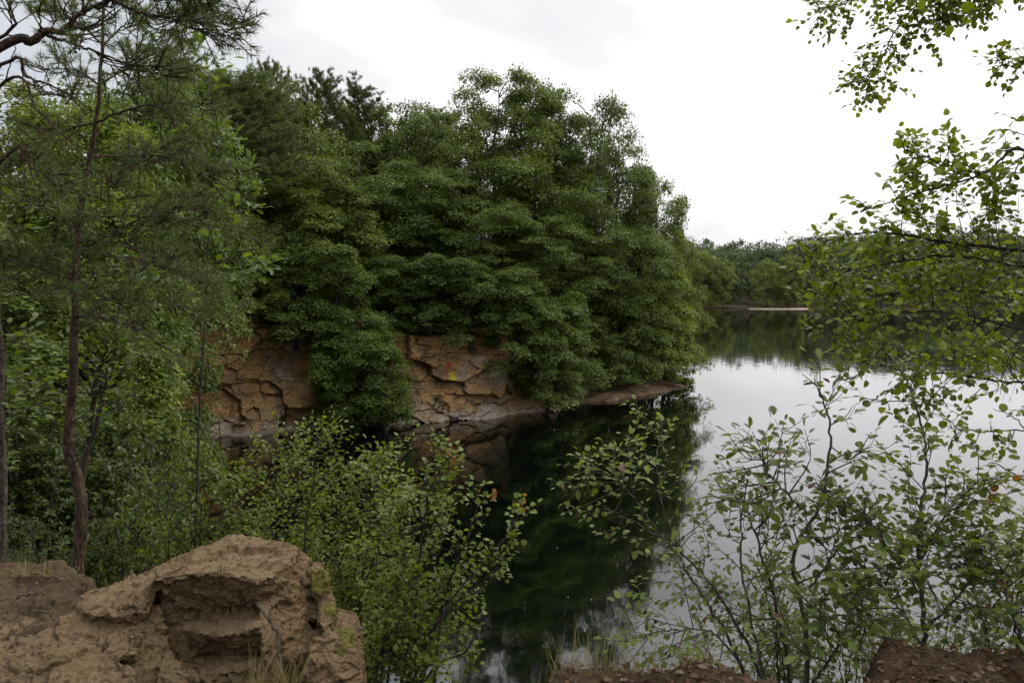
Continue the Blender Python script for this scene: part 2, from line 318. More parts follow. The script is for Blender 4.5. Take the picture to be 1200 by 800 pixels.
def height(x, y):
    x = np.asarray(x, float); y = np.asarray(y, float); d = lake_dist(x, y)
    near = 1 - sstep(16, 30, y)                                   # our own bank
    far = sstep(120, 200, y) * (1 - 0 * x)                        # beyond the lake
    tip = sstep(1.5, 6, x) * sstep(35, 42, y) * (1 - far)         # low point of the headland
    head = np.clip(1 - near - far - tip, 0, 1)
    n = fbm2(x, y, .12, 3, 3); n2 = fbm2(x, y, .8, 3, 8)
    zn = (5.0 + .25 * n + .05 * n2 - .25 * sstep(5, 14, y)) * sstep(.0, 4.0, d)
    zh = (5.4 + .5 * n + .035 * np.minimum(d, 60)) * sstep(.9, 1.7, d)
    zt = .25 * sstep(0, .6, d) + (4.5 + .8 * n) * sstep(1.6, 9, d)
    zf = .3 * sstep(0, 2, d) + (11 + 4 * fbm2(x, y, .012, 2, 5)) * sstep(3, 70, d) + .03 * np.clip(d - 60, 0, 600)
    z = zn * near + zh * head + zt * tip + zf * far
    z = z + (.04 * n2) * sstep(.3, 2, d)
    return np.where(d < 0, np.maximum(-.5 * -d * 1.2 - .05, -4), z)
def hz(x, y): return float(height(np.array([x]), np.array([y]))[0])

def build_ground():
    u = np.linspace(-1, 1, 420)
    xs = 2.2 * np.sinh(u * 6.1); ys = 25 + 3.2 * np.sinh(np.linspace(-.62, 1, 420) * 5.9)
    X, Y = np.meshgrid(xs, ys); Z = height(X, Y)
    v = np.stack([X, Y, Z], -1).reshape(-1, 3); ny, nx = X.shape
    # keep the sheet below the detailed bank in front of the camera
    m = (v[:, 1] < 7) & (np.abs(v[:, 0]) < 7) & (v[:, 1] > -3); v[m, 2] -= .35
    i = np.arange(ny - 1)[:, None] * nx + np.arange(nx - 1)[None]
    f = np.stack([i, i + 1, i + nx + 1, i + nx], -1).reshape(-1)
    g = Geo(); g.add(v, f, np.full((ny - 1) * (nx - 1), 4)); tag(g.obj('ground', M['ground'], smooth=True), kind='structure')
build_ground()

# ------------------------------------------------------------------ water
def build_water():
    m, nt, N, L, out = mat('lake_surface')
    tc = N('ShaderNodeTexCoord')
    n1 = N('ShaderNodeTexNoise'); n1.inputs['Scale'].default_value = 1.1; n1.inputs['Detail'].default_value = 3
    mp = N('ShaderNodeMapping'); mp.inputs['Scale'].default_value = (1, .55, 1); mp.inputs['Rotation'].default_value = (0, 0, .3); L(tc.outputs['Object'], mp.inputs[0]); L(mp.outputs[0], n1.inputs['Vector'])
    b = N('ShaderNodeBump'); b.inputs['Strength'].default_value = .05; b.inputs['Distance'].default_value = .1; L(n1.outputs[0], b.inputs['Height'])
    pr = N('ShaderNodeBsdfPrincipled'); pr.inputs['Base Color'].default_value = (.001, .0018, .0013, 1); pr.inputs['Roughness'].default_value = .035
    pr.inputs['IOR'].default_value = 1.8; L(b.outputs[0], pr.inputs['Normal']); L(pr.outputs[0], out.inputs[0])
    g = Geo(); g.add([(-260, 2, 0), (320, 2, 0), (320, 300, 0), (-260, 300, 0)], [0, 1, 2, 3], [4])
    tag(g.obj('water', m), kind='structure')
build_water()

# ------------------------------------------------------------------ cliff
CS = np.concatenate([[0], np.cumsum(np.hypot(*np.diff(CLIFF, axis=0).T))])
def cliff_frame(s):
    s = np.clip(s, 0, CS[-1] - 1e-6); i = np.searchsorted(CS, s, 'right') - 1; i = np.clip(i, 0, len(CLIFF) - 2)
    t = (s - CS[i]) / (CS[i + 1] - CS[i]); p = CLIFF[i] + (CLIFF[i + 1] - CLIFF[i]) * t[..., None]
    # smooth tangent
    e = .9; return p
def cliff_xy(s):
    k = np.stack([cliff_frame(np.clip(s + o, 0, CS[-1])) for o in (-.8, -.4, 0, .4, .8)]).mean(0)
    a = cliff_frame(np.clip(s - 1.2, 0, CS[-1])); b = cliff_frame(np.clip(s + 1.2, 0, CS[-1]))
    t = norm(b - a); return k, np.stack([t[..., 1], -t[..., 0]], -1)      # outward (to the lake)
def blocks(x, z, sx, sz, seed):
    """rectangular-ish joint pattern: nearest jittered seed in a stretched max-norm; returns cell randoms and the gap to the next cell"""
    u, v = x / sx, z / sz; iu, iv = np.floor(u).astype(int), np.floor(v).astype(int); f1 = np.full(u.shape, 9.); f2 = f1 * 1; cu = np.zeros(u.shape, int); cv = cu * 0; lx = np.zeros(u.shape); lz = lx * 0
    for du in (-1, 0, 1):
        for dv in (-2, -1, 0, 1, 2):
            a, b = iu + du, iv + dv
            px = a + .5 + .42 * (2 * _hash(a, b, b * 0, seed) - 1) + .5 * (b % 2); pz = b + .5 + .36 * (2 * _hash(a, b, b * 0 + 1, seed) - 1)
            d = np.maximum(np.abs(u - px), np.abs(v - pz)) + .12 * (np.abs(u - px) + np.abs(v - pz))
            c = d < f1; f2 = np.where(c, f1, np.minimum(f2, d)); f1 = np.where(c, d, f1); cu = np.where(c, a, cu); cv = np.where(c, b, cv); lx = np.where(c, u - px, lx); lz = np.where(c, v - pz, lz)
    return cu, cv, lx, lz, f2 - f1
def ridge2(p): return 1 - 2 * np.abs(fbm(p, 4, 63))
def cliff_pos(s, z):
    q = np.stack([s * .35, z * .35, 0 * s], -1)
    zw = z + .10 * fbm(q, 2, 21) + .035 * fbm(q * 10, 3, 4) + .07 * s; sw = s + .16 * fbm(q * 1.3 + 9, 2, 31) + .03 * fbm(q * 8, 3, 5) - .15 * z
    h = lambda a, b, k, sd: _hash(a, b, a * 0 + k, sd)
    cu, cv, lx, lz, gp = blocks(sw, zw, 2.7, 1.45, 7); o1 = .8 * h(cu, cv, 1, 3) ** 1.3 + .34 * (h(cu, cv, 2, 3) - .5) * lx * 2 + .36 * (h(cu, cv, 3, 3) - .62) * lz * 2; k1 = (1 - sstep(.0, .035, gp)) * (h(cu, cv, 4, 3) > .28) * sstep(-.35, .1, fbm(q * 3.1 + 60, 2, 19))
    cu, cv, lx, lz, gp = blocks(s + .35 * (sw - s) + 3.3, z + .5 * (zw - z) + 1.7, 1.05, .62, 11); m = sstep(-.35, .0, fbm(q * 1.9 + 40, 2, 17))
    o2 = m * (.30 * h(cu, cv, 1, 5) + .14 * (h(cu, cv, 2, 5) - .5) * lx * 2 + .16 * (h(cu, cv, 3, 5) - .6) * lz * 2); k2 = m * (1 - sstep(.0, .06, gp)) * (h(cu, cv, 4, 5) > .42)
    q3 = np.stack([s, z, 0 * s], -1)
    off = o1 + o2 + .4 * fbm(q3 * .28, 2, 41) + .06 * fbm(q3 * np.array([2.2, 3.6, 1]), 5, 51) + .03 * ridge2(q3 * 5.5)  - .2 * k1 - .1 * k2 - .3
    top = 5.4 - .05 * s + .4 * fbm(np.stack([s * .3, 0 * s, 0 * s], -1), 2, 71)
    lean = -.10 * np.clip(z, 0, 9) + .6 * (1 - sstep(0, 1.1, z)) * (.5 + .5 * fbm(np.stack([s * .8, 0 * s, 0 * s + 3], -1), 2, 81))
    back = np.clip(z - top, 0, 9); zz = z - .75 * back; lean = lean - 1.5 * back
    p, n = cliff_xy(s); k = off + lean + .35
    return np.stack([p[..., 0] + n[..., 0] * k, p[..., 1] + n[..., 1] * k, zz], -1)
def build_cliff():
    ss = np.arange(.0, CS[-1], .04); zs = np.arange(-.7, 7.8, .04)
    Sg, Zg = np.meshgrid(ss, zs); v = cliff_pos(Sg, Zg).reshape(-1, 3); ny, nx = Sg.shape
    i = np.arange(ny - 1)[:, None] * nx + np.arange(nx - 1)[None]
    g = Geo(); g.add(v, np.stack([i, i + 1, i + nx + 1, i + nx], -1).reshape(-1), np.full((ny - 1) * (nx - 1), 4))
    o = tag(g.obj('rock_cliff', M['cliff'], smooth=False), 'orange brown quarry rock face with blocky cracks standing over the dark water', 'cliff')
    # two dabs of paint on the stone
    def s_at(px):
        k = (px - 600) / FPX; sg = np.linspace(0, CS[-1], 4000); p, n = cliff_xy(sg); return sg[np.argmin(np.abs(p[:, 0] / (p[:, 1] - .3) - k))]
    def z_at(py, px): Y = cliff_xy(np.array([s_at(px)]))[0][0, 1]; return float(P(px, py, Y)[2])
    def stroke(pts, w, g):
        c = curve([(s_at(x), z_at(y, x), 0) for x, y in pts], 14)
        t = norm(np.gradient(c, axis=0)); a = np.stack([-t[:, 1], t[:, 0], 0 * t[:, 0]], -1)
        rows = []
        for k in np.linspace(-.5, .5, 4):
            q = c + a * w * k; p = cliff_pos(q[:, 0], q[:, 1]); n = cliff_xy(q[:, 0])[1]; p[:, :2] += n * .03; rows.append(p)
        v = np.stack(rows, 1); i = np.arange(13)[:, None] * 4 + np.arange(3)[None]
        g.add(v.reshape(-1, 3), np.stack([i, i + 1, i + 5, i + 4], -1).reshape(-1), np.full(39, 4))
    g = Geo()
    for q in ([(519, 428), (522, 430), (527, 425)], [(523, 424), (524, 430)], [(528, 431), (524, 434), (520, 433)]): stroke(q, .07, g)
    tag(g.obj('paint_mark', M['red_paint'], o), 'faded red paint dab')
    g = Geo()
    for q in ([(524, 433), (526, 436), (525, 440)], [(521, 443), (525, 438), (529, 443)], [(522, 436), (525, 439), (528, 435)], [(523, 444), (525, 441), (528, 445)]): stroke(q, .09, g)
    tag(g.obj('paint_mark', M['yellow_paint'], o), 'yellow paint dab shaped like a small figure')
build_cliff()

def remesh_rock(name, hulls, voxel, matl, amp, seed, strata=0):
    bm = bmesh.new()
    for pts in hulls:
        b2 = bmesh.new()
        for p in pts: b2.verts.new(p)
        bmesh.ops.convex_hull(b2, input=b2.verts)
        me = bpy.data.meshes.new('t'); b2.to_mesh(me); b2.free(); bm.from_mesh(me); bpy.data.meshes.remove(me)
    me = bpy.data.meshes.new(name); bm.to_mesh(me); bm.free()
    o = bpy.data.objects.new(name, me); C.objects.link(o)
    r = o.modifiers.new('r', 'REMESH'); r.mode = 'VOXEL'; r.voxel_size = voxel
    dg = bpy.context.evaluated_depsgraph_get(); ev = o.evaluated_get(dg); nm = bpy.data.meshes.new_from_object(ev)
    o.modifiers.clear(); o.data = nm; bpy.data.meshes.remove(me); nm.name = name
    n = len(nm.vertices); v = np.empty(n * 3, np.float32); nm.vertices.foreach_get('co', v); v = v.reshape(-1, 3).astype(float)
    nn = np.empty(n * 3, np.float32); nm.vertices.foreach_get('normal', nn); nn = nn.reshape(-1, 3)
    d = amp(v)
    v = v + nn * d[:, None]; nm.vertices.foreach_set('co', v.astype(np.float32).ravel())
    nm.materials.clear(); nm.materials.append(matl)
    nm.polygons.foreach_set('use_smooth', np.ones(len(nm.polygons), bool)); nm.update()
    return o

def facets(p, seed):
    """piecewise flat: each nearest jittered seed tilts its own patch"""
    i = np.floor(p).astype(np.int64); best = np.full(len(p), 9.); sec = best * 1; val = np.zeros(len(p))
    for dx in (-1, 0, 1):
        for dy in (-1, 0, 1):
            for dz in (-1, 0, 1):
                a, b, c = i[:, 0] + dx, i[:, 1] + dy, i[:, 2] + dz; q = np.stack([a + _hash(a, b, c, seed), b + _hash(a, b, c, seed + 1), c + _hash(a, b, c, seed + 2)], -1)
                l = p - q; d = np.abs(l).max(1) * .6 + np.linalg.norm(l, axis=1) * .4; n = np.stack([_hash(a, b, c, seed + k) * 2 - 1 for k in (3, 4, 5)], -1)
                m = d < best; sec = np.where(m, best, np.minimum(sec, d)); val = np.where(m, (l * n).sum(1) + .5 * (_hash(a, b, c, seed + 6) * 2 - 1), val); best = np.where(m, d, best)
    return val, sec - best
def ridge(p, oct_, seed): return 1 - np.abs(fbm(p, oct_, seed))

def boulder(name, loc, size, seed, label, group, matl='wet_stone', vox=.05):
    rg = np.random.default_rng(seed)
    pts = rg.normal(0, 1, (16, 3)); pts = norm(pts) * rg.uniform(.8, 1.05, (16, 1)); pts = np.sign(pts) * np.abs(pts) ** .7 * np.array(size) * .5
    o = remesh_rock(name, [pts], vox * max(size), M[matl], lambda v: max(size) * (.035 * fbm(v * 3 / max(size), 4, seed) - .02), seed)
    o.location = loc; o.rotation_euler = (0, 0, rg.uniform(0, 6)); return tag(o, label, 'rock', group)

def shore_pt(px, py):
    p1 = P(px, py, 10); k = EYE / (EYE - p1[2]); return np.array([p1[0] * k, 10 * k, 0])
for i, (px, py, sz, lb) in enumerate([
    (498, 489, (1.0, .9, .95), 'pale squarish boulder half in the water at the foot of the cliff'),
    (513, 491, (.9, .8, .8), 'grey boulder in the water right of the squarish boulder'),
    (531, 489, (1.1, .9, .7), 'low grey rock at the water edge below the yellow paint'),
    (478, 487, (1.2, 1.0, .6), 'flat pale rock at the water edge beside the hanging bush'),
    (552, 486, (1.3, .8, .45), 'low brown slab at the water edge right of the grey rocks'),
    (588, 480, (1.9, 1.3, 1.5), 'big pale weathered block at the right end of the cliff'),
    (300, 503, (1.7, 1.1, .6), 'whitish weathered rock at the foot of the left cliff face'),
    (345, 500, (1.5, 1.0, .5), 'low whitish rock at the waterline left of the hanging bush')]):
    p = shore_pt(px, py); boulder('boulder', (p[0], p[1] - .25, sz[2] * .16), sz, 30 + i, lb, 'rocks at the foot of the cliff')

# ------------------------------------------------------------------ trees
def rnd_unit(rng, n): return norm(rng.normal(0, 1, (n, 3)))
UP = np.array([0, 0, 1.])

def proto_broad(seed, H=15., R=4.2, base=.18, puffs=60, kind='robinia'):
    """trunk that forks into leaders; each leader carries leafy puffs made of small drooping sprays"""
    rng = np.random.default_rng(seed); w, g = Geo(), Geo(); k = H / 15
    lean = rng.normal(0, .04, 2); fork = rng.uniform(.22, .4) * H
    tp = curve([np.array([0, 0, -1.]), np.zeros(3)] + [np.array([lean[0] * t * H + rng.normal(0, .15), lean[1] * t * H + rng.normal(0, .15), t * H * .96]) for t in np.linspace(.2, 1, 6)], 36)
    tube(w, tp, np.interp(tp[:, 2] / H, [-.1, 0, .5, 1], [.25, .2, .10, .015]) * k, 7)
    axes = [tp[np.searchsorted(tp[:, 2], fork * .6):]]
    for i in range(4):
        az = i * 1.57 + rng.uniform(-.5, .5); q = np.array([np.interp(fork * rng.uniform(.7, 1.3), tp[:, 2], tp[:, c]) for c in range(3)]); top = rng.uniform(.62, .9) * H; rr = R * rng.uniform(.4, .65)
        l = curve([q, q + [math.cos(az) * rr * .6, math.sin(az) * rr * .6, (top - q[2]) * .4], [q[0] + math.cos(az) * rr, q[1] + math.sin(az) * rr, top]], 16, .06, rng)
        tube(w, l, np.linspace(.10, .015, 16) * k, 5); axes.append(l)
    allp = np.concatenate(axes); pos, dr, nr, sz = [], [], [], []
    flat = .75 if kind == 'robinia' else .9
    for i in range(puffs):
        u = base + (1 - base) * ((i + rng.uniform(0, 1)) / puffs) ** .9; v = (u - base) / (1 - base)
        if kind == 'column': prof = (.95 - .6 * v ** 1.5)
        else: prof = math.sqrt(max(0, 1 - ((v - .42) / .62) ** 2)) if v > .42 else .78 + .22 * math.sin(v / .42 * math.pi / 2)
        az = i * 2.39996 + rng.normal(0, .5); rr = R * prof * (rng.uniform(.25, 1) ** .5) * rng.uniform(.8, 1.12)
        c = np.array([math.cos(az) * rr + lean[0] * u * H, math.sin(az) * rr + lean[1] * u * H, u * H + rng.normal(0, .25)])
        pr = R * rng.uniform(.2, .37) * (1.12 - .35 * v)
        # bough from the nearest lower point of a leader
        cand = allp[allp[:, 2] < c[2] - .15 * rr + .3]; cand = cand if len(cand) else allp[:3]
        q = cand[np.argmin(np.linalg.norm(cand - (c - UP * .35 * rr), axis=1))]
        m = (q + c) / 2 + UP * .08 * rr + rng.normal(0, .12, 3); bw = curve([q, m, c], 8, .04, rng); tube(w, bw, np.linspace(.05, .012, 8) * k, 4)
        ns = int(rng.integers(13, 20)) if kind != 'column' else 15
        for j in range(ns):
            d = norm(rng.normal(0, 1, 3) + [math.cos(az) * .5, math.sin(az) * .5, .45]); sc = c + d * np.array([1, 1, flat]) * pr * rng.uniform(.55, 1.05)
            tube(w, np.array([c, (c + sc) / 2 + UP * .05, sc]), [.012, .009, .004], 3)
            nl = int(rng.integers(32, 46)); rad = rng.uniform(.3, .6); a = rng.uniform(0, 6.283, nl); r2 = np.sqrt(rng.uniform(0, 1, nl)) * rad
            n0 = norm(d * .55 + UP); e1 = norm(np.cross(n0, [.3, .9, .1])); e2 = np.cross(n0, e1)
            off = np.cos(a)[:, None] * r2[:, None] * e1 + np.sin(a)[:, None] * r2[:, None] * e2 + rng.normal(0, .11, (nl, 1)) * n0; off[:, 2] -= .5 * r2 ** 2 / rad
            pos.append(sc + off); o = norm(off); dr.append(o + d * .4 + rng.normal(0, .35, (nl, 3)) - UP * .3); nr.append(n0 + rng.normal(0, .5, (nl, 3))); sz.append(rng.uniform(.11, .23, nl))
    scatter(g, T_RHOMB, np.concatenate(pos), np.concatenate(dr), np.concatenate(nr), np.concatenate(sz), .85 if kind == 'robinia' else 1.05)
    return w.mesh('trunk', M['bark_dark'], True), g.mesh('crown', M['leaf_far'])

def proto_pine(seed, H=14., R=3.6, base=.2, limbs=84):
    rng = np.random.default_rng(seed); w, g = Geo(), Geo()
    tp = curve([np.array([0, 0, -1.])] + [np.array([rng.normal(0, .12), rng.normal(0, .12), t * H]) for t in np.linspace(0, 1, 8)], 30); tz = tp[:, 2] / H
    tube(w, tp, np.interp(tz, [-.1, 0, .6, 1], [.2, .18, .09, .012]), 6)
    pos, dr, sz = [], [], []
    for i in range(limbs):
        t = base + (1 - base) * ((i + rng.uniform(0, 1)) / limbs); u = (t - base) / (1 - base)
        p0 = np.array([np.interp(t, tz, tp[:, k]) for k in range(3)]); az = i * 2.4 + rng.normal(0, .5)
        ln = R * math.sqrt(max(.04, 1 - (max(u, .3) - .3) ** 2 / .5)) * rng.uniform(.5, 1.12) * (.7 + .3 * min(1, u * 4)); el = -.05 + .75 * u + rng.normal(0, .15)
        d = np.array([math.cos(az) * math.cos(el), math.sin(az) * math.cos(el), math.sin(el)])
        lp = curve([p0, p0 + d * ln * .5, p0 + d * ln + UP * .14 * ln], 6); tube(w, lp, np.linspace(.045, .012, 6), 4)
        ns = int(4 + ln * 4)
        for j in range(ns):
            s = .3 + .7 * (j + rng.uniform(0, 1)) / ns; q0 = np.array([np.interp(s * 5, np.arange(6), lp[:, k]) for k in range(3)])
            a2 = az + rng.choice([-1, 1]) * rng.uniform(.2, 1.2); l2 = rng.uniform(.3, .75) * (.6 + .3 * ln)
            d2 = np.array([math.cos(a2), math.sin(a2), rng.uniform(0, .7)]); d2 /= np.linalg.norm(d2); q1 = q0 + d2 * l2
            tube(w, np.array([q0, q1]), [.014, .007], 3)
            for f in np.arange(.35, 1.01, .22):
                nl = 34; c = q0 + (q1 - q0) * f + rng.normal(0, .05, 3)
                pos.append(np.repeat(c[None], nl, 0) + rng.normal(0, .045, (nl, 3))); dr.append(rnd_unit(rng, nl) + d2 * .8 + UP * .3); sz.append(rng.uniform(.13, .22, nl))
    scatter(g, T_NEEDLE, np.concatenate(pos), np.concatenate(dr), rnd_unit(rng, sum(map(len, pos))), np.concatenate(sz), 3.2)
    return w.mesh('trunk', M['bark_pine'], True), g.mesh('crown', M['needle'])

def proto_bush(seed, H=4., R=2., stems=9, leaf=(.06, .1), dens=1.0, tm=T_RHOMB, matl='leaf_near', arch=.25):
    """many-stemmed shrub; leaves in small alternate sprays"""
    rng = np.random.default_rng(seed); w, g = Geo(), Geo(); pos, dr, nr = [], [], []
    for i in range(stems):
        az = i * 2.4 + rng.normal(0, .3); rr = R * math.sqrt(rng.uniform(.02, 1)) ; h = H * rng.uniform(.6, 1.0) * (1.05 - .35 * rr / R)
        e = np.array([math.cos(az) * rr, math.sin(az) * rr, h]); lp = curve([np.array([math.cos(az), math.sin(az), 0]) * .12 - UP * .4, e * np.array([.25, .25, .45]), e * np.array([.65, .65, .8]), e - UP * arch * rr], 14, .012 * H, rng)
        tube(w, lp, np.linspace(.028, .006, 14) * (H / 4) ** .7, 5)
        nt = int(14 * H / 4 * dens + 6)
        for j in range(nt):
            s = .15 + .85 * (j + rng.uniform(0, 1)) / nt; q0 = np.array([np.interp(s * 13, np.arange(14), lp[:, k]) for k in range(3)])
            a2 = rng.uniform(0, 6.28); l2 = (.28 + .22 * R * (1.1 - s)) * rng.uniform(.6, 1.3); d2 = np.array([math.cos(a2), math.sin(a2), rng.uniform(-.1, .75)]); d2 /= np.linalg.norm(d2)
            q1 = q0 + d2 * l2; tw = curve([q0, q0 + d2 * l2 * .5 + UP * .04, q1 - UP * .08 * l2], 5); tube(w, tw, np.linspace(.008, .003, 5), 3)
            subs = [(tw, d2, l2)]
            for k in range(int(2 * dens + 1)):
                f = rng.uniform(.2, .9); b0 = np.array([np.interp(f * 4, np.arange(5), tw[:, c]) for c in range(3)]); d3 = d2 * .6 + rng.normal(0, .6, 3); d3[2] *= .6; d3 /= np.linalg.norm(d3); l3 = l2 * rng.uniform(.3, .6)
                t3 = b0 + d3 * l3 * np.linspace(0, 1, 5)[:, None]; tube(w, t3[::2], [.005, .004, .002], 3); subs.append((t3, d3, l3))
            for (tt, dd, ll) in subs:
                n = max(3, int(ll / (leaf[0] * .5))); f = np.linspace(.12, 1, n); c = np.stack([np.interp(f * 4, np.arange(5), tt[:, k]) for k in range(3)], -1)
                sd = norm(np.cross(dd, UP) + 1e-6); sg = np.where(np.arange(n) % 2, 1, -1)[:, None]
                pos.append(c); dr.append(dd * rng.uniform(.3, .9, (n, 1)) + sd * sg * .8 + rng.normal(0, .3, (n, 3)) - UP * .1); nr.append(UP + rng.normal(0, .4, (n, 3)))
    p = np.concatenate(pos)
    scatter(g, tm, p, np.concatenate(dr), np.concatenate(nr), rng.uniform(leaf[0], leaf[1], len(p)))
    return w.mesh('stems', M['bark_dark'], True), g.mesh('foliage', M[matl])

PROTO = {}
def proto(kind, var):
    k = (kind, var)
    if k not in PROTO:
        s = hash(kind) % 1 + {'robinia': 100, 'broad': 200, 'pine': 300, 'column': 400, 'bush': 500, 'fine': 600, 'tall': 700, 'tallpine': 800}[kind] + var
        if kind == 'robinia': PROTO[k] = (proto_broad(s, 15, 4.3, .06, 48, 'robinia'), 15, 4.3)
        if kind == 'broad': PROTO[k] = (proto_broad(s, 13, 3.8, .06, 46, 'broad'), 13, 3.8)
        if kind == 'column': PROTO[k] = (proto_broad(s, 12, 2.8, .02, 42, 'column'), 12, 2.8)
        if kind == 'pine': PROTO[k] = (proto_pine(s), 14, 3.3)
        if kind == 'tallpine': PROTO[k] = (proto_pine(s, base=.5), 14, 3.3)
        if kind == 'tall': PROTO[k] = (proto_broad(s, 13, 3.8, .42, 44, 'broad'), 13, 3.8)
        if kind == 'bush': PROTO[k] = (proto_bush(s, 4, 2.0, 12, (.08, .13)), 4, 2.0)
        if kind == 'fine': PROTO[k] = (proto_bush(s, 3.2, 1.6, 14, (.055, .09), 1.2), 3.2, 1.6)
    return PROTO[k]

def plant(kind, var, px, top, Y, rad, label, col=(1, 1, 1), group=None, base=None, cat=None, rz=None):
    (mt, mc), H, R = proto(kind, var)
    p = P(px, top, Y); zb = hz(p[0], Y) if base is None else (P(px, base, Y)[2] if base > 20 else base)
    hgt = max(p[2] - zb, .5)
    nm = {'robinia': 'broadleaf_tree', 'broad': 'broadleaf_tree', 'column': 'broadleaf_tree', 'pine': 'pine_tree', 'tallpine': 'pine_tree', 'tall': 'broadleaf_tree', 'bush': 'shrub', 'fine': 'shrub'}[kind]
    o = empty(nm, (p[0], Y, zb), label, cat or ('shrub' if nm == 'shrub' else 'tree'), group)
    o.scale = (rad / R, rad / R, hgt / H); o.rotation_euler = (0, 0, rz if rz is not None else (px * 1.7 + top) % 6.28)
    a, b = (('stems', 'foliage') if nm == 'shrub' else ('trunk', 'crown'))
    t = link(a, mt, o); c = link(b, mc, o); c.color = (*col, 1)
    return o

G1 = 'trees on the headland'
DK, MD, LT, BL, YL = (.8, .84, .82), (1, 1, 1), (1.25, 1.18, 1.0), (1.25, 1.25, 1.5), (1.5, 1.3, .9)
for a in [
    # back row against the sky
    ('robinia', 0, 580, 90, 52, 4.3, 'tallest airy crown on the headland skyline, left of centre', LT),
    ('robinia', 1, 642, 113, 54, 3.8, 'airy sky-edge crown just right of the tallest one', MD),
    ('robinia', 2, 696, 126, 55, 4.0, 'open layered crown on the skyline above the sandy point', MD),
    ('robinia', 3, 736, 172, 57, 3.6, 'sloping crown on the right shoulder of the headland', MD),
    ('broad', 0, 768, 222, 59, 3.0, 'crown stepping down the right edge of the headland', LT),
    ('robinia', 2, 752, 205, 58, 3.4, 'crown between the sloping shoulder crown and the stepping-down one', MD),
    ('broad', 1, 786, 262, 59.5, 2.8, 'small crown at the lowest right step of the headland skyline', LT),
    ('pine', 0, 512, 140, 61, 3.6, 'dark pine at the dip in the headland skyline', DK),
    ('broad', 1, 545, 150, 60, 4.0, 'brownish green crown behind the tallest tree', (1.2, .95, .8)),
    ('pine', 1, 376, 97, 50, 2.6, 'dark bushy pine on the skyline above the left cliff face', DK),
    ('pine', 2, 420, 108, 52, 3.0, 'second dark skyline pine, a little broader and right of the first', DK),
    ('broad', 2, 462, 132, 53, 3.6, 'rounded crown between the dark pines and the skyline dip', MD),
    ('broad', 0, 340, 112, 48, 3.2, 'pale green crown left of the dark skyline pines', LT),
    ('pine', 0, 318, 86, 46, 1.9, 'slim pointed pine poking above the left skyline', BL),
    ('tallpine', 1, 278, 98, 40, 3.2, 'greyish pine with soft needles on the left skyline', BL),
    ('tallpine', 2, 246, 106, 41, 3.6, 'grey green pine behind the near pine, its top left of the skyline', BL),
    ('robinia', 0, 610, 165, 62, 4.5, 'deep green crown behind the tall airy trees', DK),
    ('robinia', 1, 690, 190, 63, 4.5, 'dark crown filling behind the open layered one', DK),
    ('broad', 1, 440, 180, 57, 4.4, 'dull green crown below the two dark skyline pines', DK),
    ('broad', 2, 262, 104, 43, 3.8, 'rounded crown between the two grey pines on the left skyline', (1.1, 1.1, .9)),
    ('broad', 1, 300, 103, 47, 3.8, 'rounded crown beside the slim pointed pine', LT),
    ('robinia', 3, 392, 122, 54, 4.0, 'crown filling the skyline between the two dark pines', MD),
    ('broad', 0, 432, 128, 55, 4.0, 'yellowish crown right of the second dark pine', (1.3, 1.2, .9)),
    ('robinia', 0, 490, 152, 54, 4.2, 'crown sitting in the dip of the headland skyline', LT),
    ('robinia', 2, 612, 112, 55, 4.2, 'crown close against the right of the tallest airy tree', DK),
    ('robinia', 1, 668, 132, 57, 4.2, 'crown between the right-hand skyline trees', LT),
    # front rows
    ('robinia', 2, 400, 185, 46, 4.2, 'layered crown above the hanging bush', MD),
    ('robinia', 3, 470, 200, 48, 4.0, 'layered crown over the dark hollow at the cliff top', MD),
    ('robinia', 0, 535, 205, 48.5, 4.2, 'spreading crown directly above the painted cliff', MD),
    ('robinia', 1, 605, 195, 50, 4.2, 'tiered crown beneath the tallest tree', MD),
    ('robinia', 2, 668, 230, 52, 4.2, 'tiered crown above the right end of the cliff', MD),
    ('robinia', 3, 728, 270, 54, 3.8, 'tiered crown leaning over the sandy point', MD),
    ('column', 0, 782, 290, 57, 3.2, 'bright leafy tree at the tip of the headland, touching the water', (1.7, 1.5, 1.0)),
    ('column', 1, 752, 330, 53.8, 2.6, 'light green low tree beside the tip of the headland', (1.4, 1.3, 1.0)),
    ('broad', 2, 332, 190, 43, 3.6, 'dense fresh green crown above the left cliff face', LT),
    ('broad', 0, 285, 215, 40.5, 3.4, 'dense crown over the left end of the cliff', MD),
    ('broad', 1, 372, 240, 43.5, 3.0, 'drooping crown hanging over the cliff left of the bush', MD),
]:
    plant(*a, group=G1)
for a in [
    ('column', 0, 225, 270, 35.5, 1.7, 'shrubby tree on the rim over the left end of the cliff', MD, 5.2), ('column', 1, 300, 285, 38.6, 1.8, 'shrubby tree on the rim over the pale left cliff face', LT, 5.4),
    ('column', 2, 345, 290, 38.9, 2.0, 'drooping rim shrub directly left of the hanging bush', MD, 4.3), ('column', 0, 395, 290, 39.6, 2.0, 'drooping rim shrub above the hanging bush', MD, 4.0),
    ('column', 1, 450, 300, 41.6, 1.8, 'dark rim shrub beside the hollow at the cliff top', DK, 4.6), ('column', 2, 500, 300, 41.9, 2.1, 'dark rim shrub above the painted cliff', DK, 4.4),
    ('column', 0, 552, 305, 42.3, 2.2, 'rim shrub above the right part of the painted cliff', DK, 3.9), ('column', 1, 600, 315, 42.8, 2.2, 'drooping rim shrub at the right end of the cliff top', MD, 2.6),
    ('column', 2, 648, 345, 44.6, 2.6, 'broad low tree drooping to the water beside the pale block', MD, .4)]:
    plant(*a[:8], group='shrubs on the cliff rim', base=a[8], cat='shrub')
